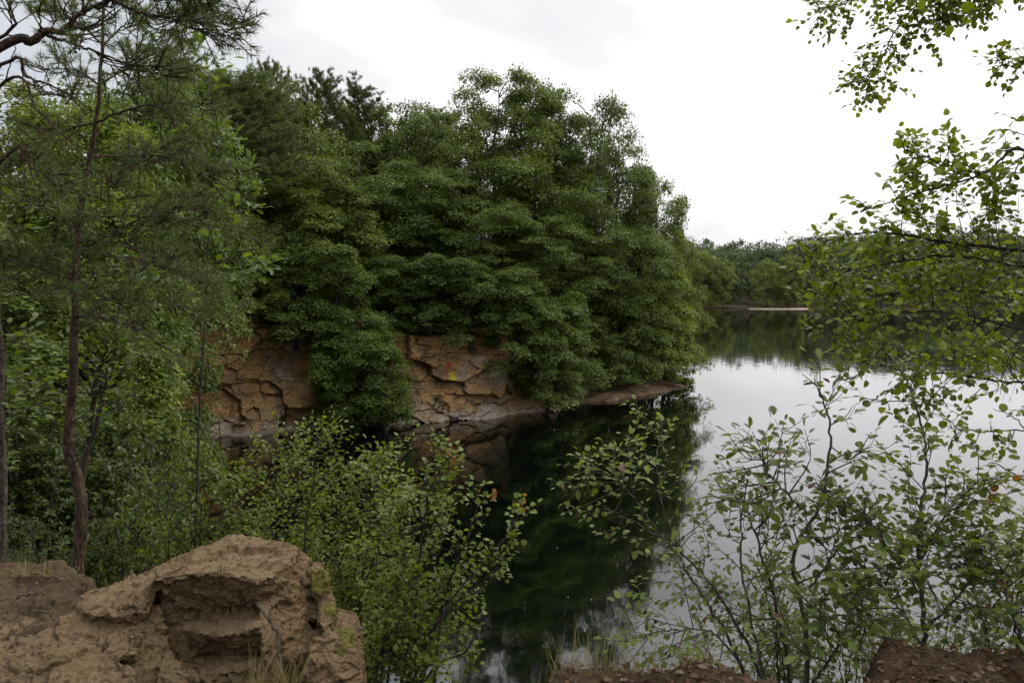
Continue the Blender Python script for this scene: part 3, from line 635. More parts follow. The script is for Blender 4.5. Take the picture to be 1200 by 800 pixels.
for a in [
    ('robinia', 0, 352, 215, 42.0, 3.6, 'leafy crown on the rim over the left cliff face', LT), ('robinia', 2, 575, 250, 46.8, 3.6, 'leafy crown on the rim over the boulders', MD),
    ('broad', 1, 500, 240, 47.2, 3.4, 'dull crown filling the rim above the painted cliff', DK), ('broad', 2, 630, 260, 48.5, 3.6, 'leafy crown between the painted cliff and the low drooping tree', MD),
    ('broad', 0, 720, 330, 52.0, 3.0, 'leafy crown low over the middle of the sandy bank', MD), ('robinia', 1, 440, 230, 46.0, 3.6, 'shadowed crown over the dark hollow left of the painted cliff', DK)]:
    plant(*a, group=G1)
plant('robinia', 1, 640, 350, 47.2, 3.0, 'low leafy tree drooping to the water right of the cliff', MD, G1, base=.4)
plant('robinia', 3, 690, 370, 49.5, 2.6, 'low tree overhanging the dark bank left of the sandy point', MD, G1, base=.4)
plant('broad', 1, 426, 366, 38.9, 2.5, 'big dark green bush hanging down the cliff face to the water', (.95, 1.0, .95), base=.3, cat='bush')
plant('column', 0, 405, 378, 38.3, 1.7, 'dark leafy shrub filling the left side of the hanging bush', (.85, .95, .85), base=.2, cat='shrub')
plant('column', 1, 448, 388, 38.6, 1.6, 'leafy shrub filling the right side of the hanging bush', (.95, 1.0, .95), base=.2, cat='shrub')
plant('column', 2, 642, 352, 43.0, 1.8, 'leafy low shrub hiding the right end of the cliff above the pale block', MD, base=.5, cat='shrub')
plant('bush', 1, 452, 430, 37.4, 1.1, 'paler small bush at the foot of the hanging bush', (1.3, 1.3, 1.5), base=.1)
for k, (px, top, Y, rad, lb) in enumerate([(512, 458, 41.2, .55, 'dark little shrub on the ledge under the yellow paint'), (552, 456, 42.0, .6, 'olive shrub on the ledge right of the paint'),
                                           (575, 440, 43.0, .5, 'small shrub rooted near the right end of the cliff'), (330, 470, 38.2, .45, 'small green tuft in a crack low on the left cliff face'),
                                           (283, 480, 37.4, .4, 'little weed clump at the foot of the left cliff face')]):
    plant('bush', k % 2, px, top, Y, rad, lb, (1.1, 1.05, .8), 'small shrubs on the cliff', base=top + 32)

# ------------------------------------------------------------------ far shore
def build_far_wood():
    rng = np.random.default_rng(77); g = Geo(); pos, dr, nr, sz = [], [], [], []
    spots = []
    for row in range(9):
        for px in np.arange(700, 1330, 8.5 - row * .2):
            Y = 247 + row * 13 + rng.uniform(-5, 5); x = (px + rng.uniform(-6, 6) - 600) / FPX * Y; spots.append((x, Y, row))
    for (x, Y, row) in spots:
        if lake_dist(np.array([x]), np.array([Y]))[0] < 2: continue
        zb = hz(x, Y); H = rng.uniform(9, 15) + (1.5 if row > 2 else -1.5); r = rng.uniform(2.8, 4.6); n = 420 if row < 5 else 260
        nb = 14; cb = np.stack([rng.normal(0, r * .5, nb), rng.normal(0, r * .5, nb), H * (.2 + .75 * rng.uniform(0, 1, nb) ** .8)], -1)
        cb[:, :2] *= (1.15 - .7 * (cb[:, 2:] / H) ** 2); c = cb[rng.integers(0, nb, n)]
        p = c + norm(rng.normal(0, 1, (n, 3))) * (rng.uniform(.3, 1, (n, 1)) ** .5) * r * .42 * np.array([1, 1, .75])
        pos.append(p + [x, Y, zb]); dr.append(rnd_unit(rng, n)); nr.append(norm(p - c) + UP * .6 + rng.normal(0, .4, (n, 3))); sz.append(rng.uniform(.5, .95, n))
    scatter(g, T_RHOMB, np.concatenate(pos), np.concatenate(dr), np.concatenate(nr), np.concatenate(sz), 1.2)
    o = g.obj('far_woodland', M['leaf_farwood']); o.color = (1, 1, 1, 1)
    tag(o, 'dense mixed woodland covering the hill across the lake', 'woodland', kind='stuff')
m = leaf_mat('woodland_leaves', [(.05, .068, .034), (.072, .094, .044), (.10, .122, .058)], .2, .08, .6)
for nd in m.node_tree.nodes:
    if nd.type == 'TEX_NOISE': nd.inputs['Scale'].default_value = .045; nd.inputs['Detail'].default_value = 3
    if nd.type == 'MAP_RANGE': nd.inputs[3].default_value = .65; nd.inputs[4].default_value = 1.4
M['leaf_farwood'] = m
build_far_wood()
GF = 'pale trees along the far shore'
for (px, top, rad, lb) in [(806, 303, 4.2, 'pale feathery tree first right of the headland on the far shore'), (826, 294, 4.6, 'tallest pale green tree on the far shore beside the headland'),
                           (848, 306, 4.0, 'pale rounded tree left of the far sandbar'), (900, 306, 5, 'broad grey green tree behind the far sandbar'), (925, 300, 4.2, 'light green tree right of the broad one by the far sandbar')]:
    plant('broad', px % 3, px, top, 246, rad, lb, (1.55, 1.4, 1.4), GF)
def build_far_shore():
    # sandbar and reeds
    g = Geo(); rng = np.random.default_rng(4)
    n = 40; a = np.linspace(0, 2 * math.pi, n, endpoint=False); c = shore_pt(920, 362.5)
    rx, ry = 10, 3; ring = np.stack([c[0] + np.cos(a) * rx * (1 + .15 * np.sin(3 * a)), c[1] + 4 + np.sin(a) * ry, np.full(n, -.3)], -1)
    top = ring * 1; top[:, 0] = c[0] + (ring[:, 0] - c[0]) * .85; top[:, 1] = c[1] + 4 + (ring[:, 1] - c[1] - 4) * .7; top[:, 2] = .28
    v = np.concatenate([ring, top]); i = np.arange(n); j = (i + 1) % n
    g.add(v, np.stack([i, j, n + j, n + i], -1).reshape(-1), np.full(n, 4)); g.add(top, np.arange(n), [n])
    tag(g.obj('sandbar', rock_mat('shore_sand', [(.3, (.2, .15, .11)), (.7, (.38, .30, .24))], .5, (.5, .45, .4))), kind='structure')
    for (px, nb, lb) in [(828, 260, 'pale straw coloured reed clump on the far shore beside the headland'), (1090, 200, 'thin pale reeds on the far shore behind the hanging branch')]:
        g = Geo(); c = shore_pt(px, 361); nn = nb
        p = np.stack([rng.normal(0, 2.2, nn), rng.normal(0, .6, nn), np.full(nn, -.2)], -1); d = np.stack([rng.normal(0, .12, nn), rng.normal(0, .12, nn), np.ones(nn)], -1)
        scatter(g, T_BLADE, p, d, rnd_unit(rng, nn), rng.uniform(1.2, 2.4, nn), 3.5)
        o = g.obj('reed_clump', M['straw']); o.location = (c[0], c[1] + 1.5, 0); tag(o, lb, 'reeds', 'reeds on the far shore')
    # low sandy ledge at the tip of the headland
    g = Geo(); pts = [(650, 475), (690, 472), (725, 469), (748, 465), (778, 460), (798, 454), (800, 449), (785, 446), (740, 452), (690, 462)]
    q = curve([shore_pt(x, y) for x, y in pts + pts[:1]], 72)[:-1]; n = len(q); cen = q.mean(0)
    q2 = q.copy(); q2[:, 0] += fbm2(q[:, 0], q[:, 1], .9, 4, 9) * .35; q2[:, 1] += fbm2(q[:, 0], q[:, 1], .9, 4, 19) * .35; rings = []
    for f, z in ((1.04, -.3), (1.0, .04), (.93, .16), (.7, .3), (.35, .5)):
        r = cen + (q2 - cen) * f; r[:, 2] = z + .05 * fbm2(r[:, 0], r[:, 1], 2., 3, 4); rings.append(r)
    v = np.concatenate(rings); i = np.arange(n); j = (i + 1) % n
    for k in range(4): g.add(np.concatenate([rings[k], rings[k + 1]]), np.stack([i, j, n + j, n + i], -1).reshape(-1), np.full(n, 4))
    g.add(rings[-1], i, [n])
    tag(g.obj('shore', rock_mat('bank_sand', [(.3, (.05, .034, .02)), (.5, (.12, .08, .047)), (.7, (.2, .14, .09))], 1.2, (.5, .45, .4), .8, dist=.05)), kind='structure')
    # submerged pale ledge under the left cliff
    g = Geo(); c = [shore_pt(x, y) for x, y in ((268, 512), (300, 511), (335, 506), (365, 500))]
    tube(g, curve([p + [0, .2, -.02] for p in c], 20, .03, rng), np.interp(np.linspace(0, 1, 20), [0, .3, 1], [.1, .2, .12]), 7)
    tag(g.obj('rock_ledge', M['wet_stone'], smooth=True), 'low pale ledge at the waterline under the left cliff face', 'rock')
    # flakes drifting on the water
    g = Geo(); n = 22; px = rng.uniform(430, 800, n); py = rng.uniform(500, 760, n); ps = np.array([shore_pt(a, b) for a, b in zip(px, py)]) + [0, 0, .006]
    an = rng.uniform(0, 6.28, n); scatter(g, T_RHOMB, ps, np.stack([np.cos(an), np.sin(an), 0 * an], -1), UP, rng.uniform(.015, .045, n))
    tag(g.obj('floating_flakes', M['petal']), 'tiny pale flakes drifting on the dark water', 'flakes', kind='stuff')
build_far_shore()

# ------------------------------------------------------------------ left-hand wood on our own bank
GL = 'trees on the left bank'
for a in [
    ('broad', 2, 20, 95, 25, 3.2, 'yellow green crown at the left edge behind the pines', (1.5, 1.3, .85)),
    ('broad', 0, 85, 128, 22, 2.6, 'yellow green crown behind the pine trunk', (1.4, 1.25, .85)),
    ('tall', 1, 165, 108, 27, 3.2, 'dull green crown seen through the pine boughs', MD),
    ('tall', 2, 172, 112, 29.5, 3.0, 'green crown right of the pine boughs', MD),
    ('column', 2, 45, 215, 16, 1.9, 'leafy young tree left of the pine trunk', (1.2, 1.15, .8)),
    ('column', 0, 135, 235, 17, 1.9, 'leafy young tree right of the pine trunk', (1.15, 1.12, .8)),
    ('column', 1, 172, 250, 20, 1.5, 'leafy young tree with a dark hollow beneath, left of the cliff', DK),
    ('column', 2, -25, 260, 13, 1.8, 'leafy young tree cut by the left edge of the view', MD),
]:
    plant(*a, group=GL)
GS = 'shrubs on the left bank'
for a in [
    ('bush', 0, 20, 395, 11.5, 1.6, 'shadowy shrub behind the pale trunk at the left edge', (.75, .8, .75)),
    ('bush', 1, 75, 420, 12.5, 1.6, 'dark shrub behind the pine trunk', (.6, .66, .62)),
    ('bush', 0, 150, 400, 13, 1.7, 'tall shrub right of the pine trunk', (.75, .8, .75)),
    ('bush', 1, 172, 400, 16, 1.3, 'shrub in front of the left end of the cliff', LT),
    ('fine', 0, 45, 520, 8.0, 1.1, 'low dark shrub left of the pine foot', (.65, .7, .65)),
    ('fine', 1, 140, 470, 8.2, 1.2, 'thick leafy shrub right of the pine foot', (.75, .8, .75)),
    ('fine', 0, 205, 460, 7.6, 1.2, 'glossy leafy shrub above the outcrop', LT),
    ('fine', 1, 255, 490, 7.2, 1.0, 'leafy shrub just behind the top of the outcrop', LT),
]:
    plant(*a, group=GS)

# ------------------------------------------------------------------ foreground bank and outcrop
def build_bank():
    xs = np.arange(-5.5, 6.5, .022); ys = np.arange(.2, 6.2, .022); X, Y = np.meshgrid(xs, ys)
    pxl = X / np.maximum(Y, .5) * FPX + 600                         # only to lay out where the edge bulges
    edge = 3.45 + np.interp(X, [-5, -1.6, -.9, -.55, -.1, .2, .8, 1.15, 1.4, 1.75, 2.4, 4, 6], [5.2, 4.6, 3.2, 2.9, 3.0, 3.5, 3.55, 3.3, 3.2, 3.7, 3.75, 3.6, 3.6]) - 3.45
    edge = edge + .12 * fbm2(X, Y * .3, 3, 4, 11)
    z = 5.30 + .04 * fbm2(X, Y, 1.1, 4, 12) + .026 * fbm2(X, Y, 5, 4, 13) + .014 * fbm2(X, Y, 19, 3, 14)
    bump = lambda cx, cy, rx, ry, h: h * np.exp(-((X - cx) / rx) ** 2 - ((Y - cy) / ry) ** 2)
    z = z + bump(1.66, 3.55, .34, .2, .035) + bump(2.4, 3.6, .6, .2, .01) + bump(.45, 3.45, .5, .2, .03)
    z = z - .55 * (1 - sstep(-.75, -.2, X))
    z = z - sstep(-.12, .5, Y - edge) * .9 - np.clip(Y - edge - .3, 0, 9) * 1.15
    g = Geo(); ny, nx = X.shape; i = np.arange(ny - 1)[:, None] * nx + np.arange(nx - 1)[None]
    g.add(np.stack([X, Y, z], -1), np.stack([i, i + 1, i + nx + 1, i + nx], -1).reshape(-1), np.full((ny - 1) * (nx - 1), 4))
    tag(g.obj('bank_ground', M['soil'], smooth=True), kind='structure')
    return lambda x, y: z[int(np.clip((y - .2) / .022, 0, ny - 1)), int(np.clip((x + 5.5) / .022, 0, nx - 1))]
bank_z = build_bank()

def hull(front, back=.6, drop=.15, up=0):
    f = [P(*q) for q in front]; return f + [p + np.array([p[0] * .12, back, -drop + up]) for p in f]
def build_outcrop():
    H = []; A = lambda *q: H.append(pts_(*q))
    pts_ = lambda *q: [P(*k) for k in q]
    # body of the outcrop behind the ledges
    A((186, 690, 4.02), (240, 660, 4.2), (300, 650, 4.15), (352, 665, 4.1), (300, 720, 3.86), (215, 730, 3.92), (215, 860, 3.68), (310, 860, 3.68), (360, 860, 3.8), (200, 690, 4.9), (350, 670, 4.9), (200, 860, 4.6), (350, 860, 4.6))
    # top slab: lit top, undercut front
    A((187, 679, 3.86), (215, 672, 3.80), (255, 670, 3.72), (300, 681, 3.68), (316, 676, 3.76), (180, 664, 4.4), (208, 650, 4.45), (247, 637, 4.5), (262, 629, 4.55), (274, 625, 4.55), (300, 631, 4.5), (330, 636, 4.35), (351, 641, 4.2), (350, 652, 4.05),
      (225, 654, 4.1), (262, 645, 4.16), (295, 648, 4.1), (325, 655, 4.0), (192, 700, 3.95), (250, 716, 3.89), (303, 712, 3.81), (335, 690, 3.92), (190, 690, 4.9), (350, 665, 4.9))
    # second ledge
    A((214, 737, 3.76), (250, 746, 3.66), (280, 742, 3.65), (305, 733, 3.67), (217, 717, 3.98), (260, 712, 3.98), (306, 708, 3.9), (222, 768, 3.83), (306, 766, 3.78), (220, 730, 4.4), (306, 730, 4.4))
    # third ledge
    A((236, 789, 3.68), (262, 786, 3.62), (308, 777, 3.60), (238, 772, 3.9), (310, 766, 3.86), (240, 860, 3.62), (310, 860, 3.55), (240, 800, 4.3), (310, 800, 4.3))
    # right pillar with its flat face
    A((303, 690, 3.86), (351, 644, 4.14), (366, 662, 4.22), (304, 717, 3.76), (309, 775, 3.60), (312, 860, 3.48), (345, 860, 3.66), (362, 800, 3.86), (368, 740, 4.0), (370, 690, 4.15), (330, 660, 4.6), (366, 670, 4.7), (362, 860, 4.5))
    # smooth ramp falling to the left
    A((186, 684, 3.93), (172, 712, 3.84), (150, 722, 3.80), (112, 722, 3.82), (94, 714, 3.9), (182, 664, 4.42), (140, 680, 4.38), (104, 692, 4.32), (84, 699, 4.25), (100, 740, 3.95), (170, 745, 3.92), (180, 690, 4.9), (90, 715, 4.8))
    # earth slope under it
    A((84, 712, 4.0), (186, 712, 3.95), (214, 800, 3.62), (214, 870, 3.45), (-80, 870, 3.2), (-80, 745, 3.8), (90, 730, 4.6), (214, 730, 4.6), (-80, 800, 4.5))
    # blocks low in the middle
    A((118, 746, 3.72), (150, 738, 3.74), (160, 744, 3.68), (160, 768, 3.58), (138, 772, 3.53), (116, 764, 3.58), (120, 745, 4.1), (160, 745, 4.1), (118, 790, 3.9), (160, 790, 3.9))
    A((186, 778, 3.58), (212, 772, 3.62), (234, 795, 3.5), (228, 860, 3.42), (188, 860, 3.42), (190, 780, 4.0), (230, 790, 4.0))
    # slab at the bottom left
    A((-60, 775, 3.55), (30, 762, 3.6), (100, 757, 3.62), (130, 763, 3.58), (158, 788, 3.44), (162, 870, 3.25), (-80, 870, 3.15), (-60, 780, 4.0), (140, 775, 4.0))
    # lower right chunks
    H.append(hull([(366, 668, 4.15), (384, 672, 4.2), (388, 690, 4.15), (380, 700, 4.1), (364, 700, 4.05)], .3, .05))
    H.append(hull([(372, 702, 4.05), (396, 705, 4.1), (400, 722, 4.0), (390, 740, 3.92), (370, 735, 3.9)], .35, .05))
    H.append(hull([(362, 745, 3.85), (395, 735, 3.95), (418, 740, 3.98), (424, 770, 3.85), (426, 850, 3.7), (350, 850, 3.6), (352, 790, 3.68)], .5, .1))
    def amp(v):
        w_ = v + .05 * np.stack([fbm(v * 5, 3, 71), fbm(v * 5, 3, 72), fbm(v * 5, 3, 73)], -1)
        tl = np.stack([w_[:, 0], w_[:, 1], w_[:, 2] + .22 * w_[:, 0]], -1)
        f1, e1 = facets(tl * [1.9, 1.9, 4.2], 5); f2, e2 = facets(tl * [7, 7, 15] + 3, 25); f3, e3 = facets(tl * [22, 22, 40] + 7, 45)
        return .022 * f1 + .015 * f2 + .007 * f3 - .006 * (1 - sstep(0, .03, e1)) - .002 * (1 - sstep(0, .05, e2)) + .006 * fbm(v * 6, 5, 91) + .003 * ridge(v * 16, 4, 97) + .0035 * fbm(v * 48, 3, 93) - .010
    o = remesh_rock('rock_outcrop', H, .0062, M['outcrop'], amp, 9)
    tag(litter_on(o, 1500, 3).obj('needle_litter', M['leaf_dry']), 'brown pine needles and leaf bits lying on the ledges of the outcrop', 'needle litter', kind='stuff')
    tag(o, 'big brown layered rock outcrop with overhanging ledges at the near bank', 'rock')
    # moss patches grown on the rock's own surface
    me = o.data; nv = len(me.vertices); V = np.empty(nv * 3, np.float32); me.vertices.foreach_get('co', V); V = V.reshape(-1, 3).astype(float); Nn = np.empty(nv * 3, np.float32); me.vertices.foreach_get('normal', Nn); Nn = Nn.reshape(-1, 3)
    nl = len(me.loops); lv = np.empty(nl, np.int32); me.loops.foreach_get('vertex_index', lv); lt = np.empty(len(me.polygons), np.int32); me.polygons.foreach_get('loop_total', lt)
    assert (lt == 4).all(); Q = lv.reshape(-1, 4)
    for (px, py, Y, s_) in ((386, 680, 4.15, .10), (374, 656, 4.2, .07), (394, 716, 4.05, .09), (415, 742, 3.98, .09), (400, 760, 3.9, .05)):
        c = P(px, py, Y); d = np.linalg.norm(V - c, axis=1) / s_ + .35 * fbm(V * 14, 3, px)
        f = Q[(d[Q] < 1).all(1)]
        if len(f) < 20: continue
        u, inv = np.unique(f, return_inverse=True); g = Geo(); th = (.014 * np.sqrt(np.clip(1 - d[u], 0, 1)) - .002 + .006 * fbm(V[u] * 45, 2, 3))
        g.add(V[u] + Nn[u] * th[:, None], inv.reshape(-1), np.full(len(f), 4)); tag(g.obj('moss', M['moss'], o, True), 'olive yellow moss patch')
    g = Geo(); rng = np.random.default_rng(2)
    tube(g, curve([P(x, y, Y) + [0, -.03, 0] for x, y, Y in ((305, 705, 3.7), (318, 722, 3.6), (328, 740, 3.58), (329, 765, 3.56), (331, 785, 3.52), (327, 806, 3.5))], 30, .003, rng), np.linspace(.011, .006, 30), 7)
    tag(g.obj('root', M['root'], smooth=True), 'pale thin root hanging down the face of the outcrop', 'root')
def litter_on(o, n, seed, zmin=.55):
    me = o.data; nv = len(me.vertices); V = np.empty(nv * 3, np.float32); me.vertices.foreach_get('co', V); V = V.reshape(-1, 3).astype(float); Nn = np.empty(nv * 3, np.float32); me.vertices.foreach_get('normal', Nn); Nn = Nn.reshape(-1, 3)
    rng = np.random.default_rng(seed); w = np.where(Nn[:, 2] > zmin, 1., 0.) * np.clip(fbm(V * 4, 3, seed) + .25, 0, 1) ** 1.5; i = rng.choice(nv, n, p=w / w.sum()); an = rng.uniform(0, 6.28, n)
    t = np.stack([np.cos(an), np.sin(an), rng.normal(0, .1, n)], -1); t = t - (t * Nn[i]).sum(1)[:, None] * Nn[i]
    k = n * 2 // 3; g = Geo(); scatter(g, T_NEEDLE, V[i][:k] + Nn[i][:k] * .003, t[:k], Nn[i][:k], rng.uniform(.03, .06, k), 1.3); scatter(g, T_OVATE, V[i][k:] + Nn[i][k:] * .004, t[k:], Nn[i][k:] + rng.normal(0, .3, (n - k, 3)), rng.uniform(.008, .026, n - k)); return g

build_outcrop()

def build_mound():
    # soil hummock with roots at the left edge
    H = [hull([(-60, 684, 4.3), (-30, 668, 4.4), (30, 662, 4.45), (66, 666, 4.4), (82, 684, 4.25), (92, 718, 4.0), (60, 738, 3.86), (0, 752, 3.78), (-60, 765, 3.72)], .7, .30)]
    o = remesh_rock('soil_hummock', H, .011, M['earth'], lambda v: .05 * fbm(v * 3.5, 4, 15) + .022 * fbm(v * 13, 4, 16) + .02 * facets(v * 6, 8)[0], 3)
    litter_on(o, 1400, 6).obj('needle_litter', M['leaf_dry'], o)
    tag(o, 'rooty brown soil hummock at the left edge beside the outcrop', 'mound')
    rng = np.random.default_rng(8)
    for pts in ([(20, 700, 3.9), (38, 695, 3.85), (52, 693, 3.88)], [(40, 672, 4.05), (62, 676, 4.0), (76, 685, 3.95), (86, 697, 3.92)], [(40, 715, 3.84), (58, 717, 3.8), (62, 730, 3.78)]):
        g = Geo(); tube(g, curve([P(q[0], q[1], q[2] + .05) for q in pts], 14, .006, rng), np.linspace(.007, .002, 14), 6); g.obj('root', M['root'], o, True)
    g = Geo(); n = 420; t = rng.uniform(0, 1, n); p = np.stack([P(-20 + 110 * a, 668 + 10 * abs(a - .5), 4.15 + rng.uniform(0, .4)) for a in t]) ; p[:, 2] -= .03
    scatter(g, T_BLADE, p, np.stack([rng.normal(0, .5, n), rng.normal(-.1, .5, n), np.ones(n) * .7], -1), rnd_unit(rng, n), rng.uniform(.05, .14, n), .7)
    c = g.obj('dry_grass', M['straw'], o)
build_mound()

# ------------------------------------------------------------------ near plants, branch by branch
class Near:
    def __init__(s, seed): s.w, s.f, s.x, s.rng = Geo(), Geo(), Geo(), np.random.default_rng(seed); s.odd = []
    def leaves(s, tt, tm, sp, size, odd=0., hang=.1, flat=.35):
        rng = s.rng; seg = np.linalg.norm(np.diff(tt, axis=0), axis=1); L = seg.sum(); n = max(2, int(L / sp)); f = np.linspace(.1, 1, n) * (len(tt) - 1)
        c = np.stack([np.interp(f, np.arange(len(tt)), tt[:, k]) for k in range(3)], -1); dd = norm(tt[-1] - tt[0])
        sd = norm(np.cross(dd, UP) + 1e-6); sg = np.where(np.arange(n) % 2, 1, -1)[:, None]
        d = dd * rng.uniform(.4, 1, (n, 1)) + sd * sg * rng.uniform(.5, 1, (n, 1)) + rng.normal(0, .28, (n, 3)) - UP * hang; d[-1] = dd + rng.normal(0, .2, 3)
        nr = UP + rng.normal(0, flat, (n, 3)); z = rng.uniform(size[0], size[1], n)
        o = rng.uniform(0, 1, n) < odd
        pet = norm(d) * .012; c2 = c + pet
        scatter(s.f, tm, c2[~o], d[~o], nr[~o], z[~o])
        if o.any(): scatter(s.x, tm, c2[o], d[o] - UP * .5, nr[o], z[o])
    def twig(s, p0, d, ln, r, tm, sp, size, depth=0, odd=0., hang=.1, up=.1, flat=.35):
        rng = s.rng; d = norm(d); b = rng.normal(0, .12, 3) * ln
        tt = curve([p0, p0 + d * ln * .5 + b, p0 + d * ln + b * .4 + UP * up * ln], 7); tube(s.w, tt, np.linspace(r, r * .4, 7), 4)
        s.leaves(tt[2:] if depth else tt, tm, sp, size, odd, hang, flat)
        for k in range(depth and int(rng.integers(2, 2 + depth * 2))):
            f = rng.uniform(.2, .85); q = np.array([np.interp(f * 6, np.arange(7), tt[:, c]) for c in range(3)])
            e = d * .7 + rng.normal(0, .55, 3) * np.array([1, 1, .7]); s.twig(q, e, ln * rng.uniform(.35, .6), r * .6, tm, sp, size, depth - 1, odd, hang, up, flat)
    def stem(s, pts, r0, r1, nt, tl, tm, sp, size, s0=.2, depth=1, odd=0., hang=.1, up=.1, flat=.35, tipleaf=True, spread=1.0, lean=(0, 0, .25)):
        rng = s.rng; n = 8 * len(pts); c = curve(pts, n, .004, rng); tube(s.w, c, np.linspace(r0, r1, n), 7)
        tg = norm(np.gradient(c, axis=0))
        for j in range(nt):
            f = s0 + (1 - s0) * (j + rng.uniform(0, 1)) / nt; i = min(int(f * (n - 1)), n - 1)
            pr = rng.normal(0, 1, 3); pr -= tg[i] * (pr @ tg[i]); pr = norm(pr)
            s.twig(c[i], tg[i] * rng.uniform(.2, .8) + pr * spread + np.array(lean), tl * rng.uniform(.5, 1.2) * (1.15 - .6 * f), min(max(r1 * 1.1, .002), .0045), tm, sp, size, depth, odd, hang, up, flat)
        if tipleaf: s.leaves(c[-6:], tm, sp, size, odd, hang, flat)
    def build(s, name, loc, label, cat, bark, leaf, col=(1, 1, 1), oddmat=None, group=None, parts=('stems', 'foliage'), oddname='withered_leaves'):
        o = empty(name, loc, label, cat, group); off = -np.array(loc, float)
        for g, nm, mt in ((s.w, parts[0], bark), (s.f, parts[1], leaf), (s.x, oddname, oddmat)):
            if g.n:
                g.v = [v + off for v in g.v]; c = g.obj(nm, M[mt], o, True); c.color = (*col, 1) if g is s.f else (1, 1, 1, 1)
        return o

def pts(*q): return [P(*a) for a in q]

# right hand saplings on the lip of the bank
def saplings():
    n = Near(1)   # grey-leaved sallow, leaning left, with withered catkin-like leaves
    for q, r in (([(905, 830, 4.0), (878, 760, 4.05), (830, 680, 4.15), (775, 630, 4.2), (706, 592, 4.3)], .011),
                 ([(895, 840, 4.1), (850, 740, 4.2), (800, 660, 4.3), (770, 560, 4.35), (776, 495, 4.4)], .010),
                 ([(770, 620, 4.2), (730, 570, 4.2), (690, 542, 4.25)], .005),
                 ([(905, 830, 3.9), (890, 770, 3.95), (868, 650, 4.05), (876, 560, 4.1)], .011),
                 ([(880, 800, 3.9), (840, 745, 3.8), (795, 738, 3.7), (735, 748, 3.7)], .006)):
        n.stem(pts(*q), r, .003, 17, .40, T_OVATE, .034, (.026, .05), .3, 1, odd=.05, lean=(0, 0, .1))
    n.build('sapling', P(900, 830, 4.0), 'thin leaning sapling reaching left over the dark reflection, some leaves withered red', 'sapling', 'bark_twig', 'leaf_near', (1.6, 1.5, 1.35), 'leaf_dry', 'saplings on the right bank')
    n = Near(2)   # upright oak sapling
    for q, r in (([(945, 830, 3.9), (945, 740, 3.95), (930, 650, 4.0), (962, 590, 4.05), (972, 500, 4.1), (958, 455, 4.15)], .014),
                 ([(930, 830, 4.2), (916, 740, 4.2), (890, 640, 4.2), (872, 590, 4.25)], .012),
                 ([(948, 690, 3.95), (985, 640, 4.0), (1020, 600, 4.0)], .007),
                 ([(945, 600, 4.0), (905, 560, 4.0), (890, 530, 4.0)], .006),
                 ([(952, 800, 3.8), (985, 750, 3.7), (1000, 700, 3.7)], .008)):
        n.stem(pts(*q), r, .004, 18, .36, T_OAK, .036, (.036, .076), .25, 1, odd=.035, lean=(0, 0, .1))
    n.build('sapling', P(945, 830, 3.95), 'upright oak sapling with lobed leaves near the middle of the right bank', 'sapling', 'bark_twig', 'leaf_near', (1.35, 1.3, 1.3), 'leaf_dry', 'saplings on the right bank')
    n = Near(3)   # slender alder on the soil lip
    for q, r in (([(1084, 770, 3.95), (1080, 690, 4.0), (1076, 620, 4.0), (1086, 540, 4.05), (1072, 470, 4.1), (1050, 425, 4.15)], .013),
                 ([(1080, 700, 4.0), (1040, 640, 4.0), (1005, 590, 4.0)], .006), ([(1078, 660, 4.0), (1110, 600, 4.0), (1150, 560, 4.0)], .006),
                 ([(1082, 740, 3.95), (1130, 690, 3.9), (1165, 650, 3.9)], .007), ([(1084, 760, 3.9), (1045, 700, 3.9), (1000, 660, 3.95)], .007)):
        n.stem(pts(*q), r, .003, 21, .42, T_ROUND, .034, (.026, .05), .2, 1, odd=.01, lean=(0, 0, .05))
    n.build('sapling', P(1084, 775, 3.95), 'slender dark stemmed sapling growing from the soil lip at right', 'sapling', 'bark_twig', 'leaf_near', (1.5, 1.4, 1.25), 'leaf_yellow', 'saplings on the right bank')
    n = Near(4)   # right edge bush
    for q, r in (([(1200, 800, 3.9), (1190, 720, 3.9), (1205, 640, 3.9)], .009), ([(1170, 800, 4.1), (1150, 720, 4.1), (1130, 650, 4.1)], .008), ([(1215, 800, 3.7), (1180, 700, 3.7), (1165, 640, 3.75)], .008),
                 ([(1230, 800, 4.3), (1225, 700, 4.3), (1200, 600, 4.3)], .008)):
        n.stem(pts(*q), r, .003, 20, .4, T_OVATE, .036, (.03, .058), .1, 1, odd=.02)
    n.build('sapling', P(1195, 800, 3.95), 'leafy low sapling cut by the right edge', 'sapling', 'bark_twig', 'leaf_near', (1.2, 1.2, 1.05), 'leaf_dry', 'saplings on the right bank')
    n = Near(5)   # low pale growth below the lip
    rng = n.rng
    for k in range(46):
        px = rng.uniform(830, 1200); top = rng.uniform(650, 745) ; Y = rng.uniform(4.2, 5.4)
        n.stem(pts((px + rng.uniform(-20, 20), 860, Y), (px, (860 + top) / 2, Y), (px + rng.uniform(-40, 40), top, Y)), .005, .002, 9, .24, T_OVATE, .035, (.028, .05), .2, 1)
    n.build('shrub', P(1010, 860, 4.7), 'pale thin-leaved undergrowth below the lip of the right bank', 'shrub', 'bark_dark', 'leaf_near', (1.5, 1.4, 1.25))
saplings()

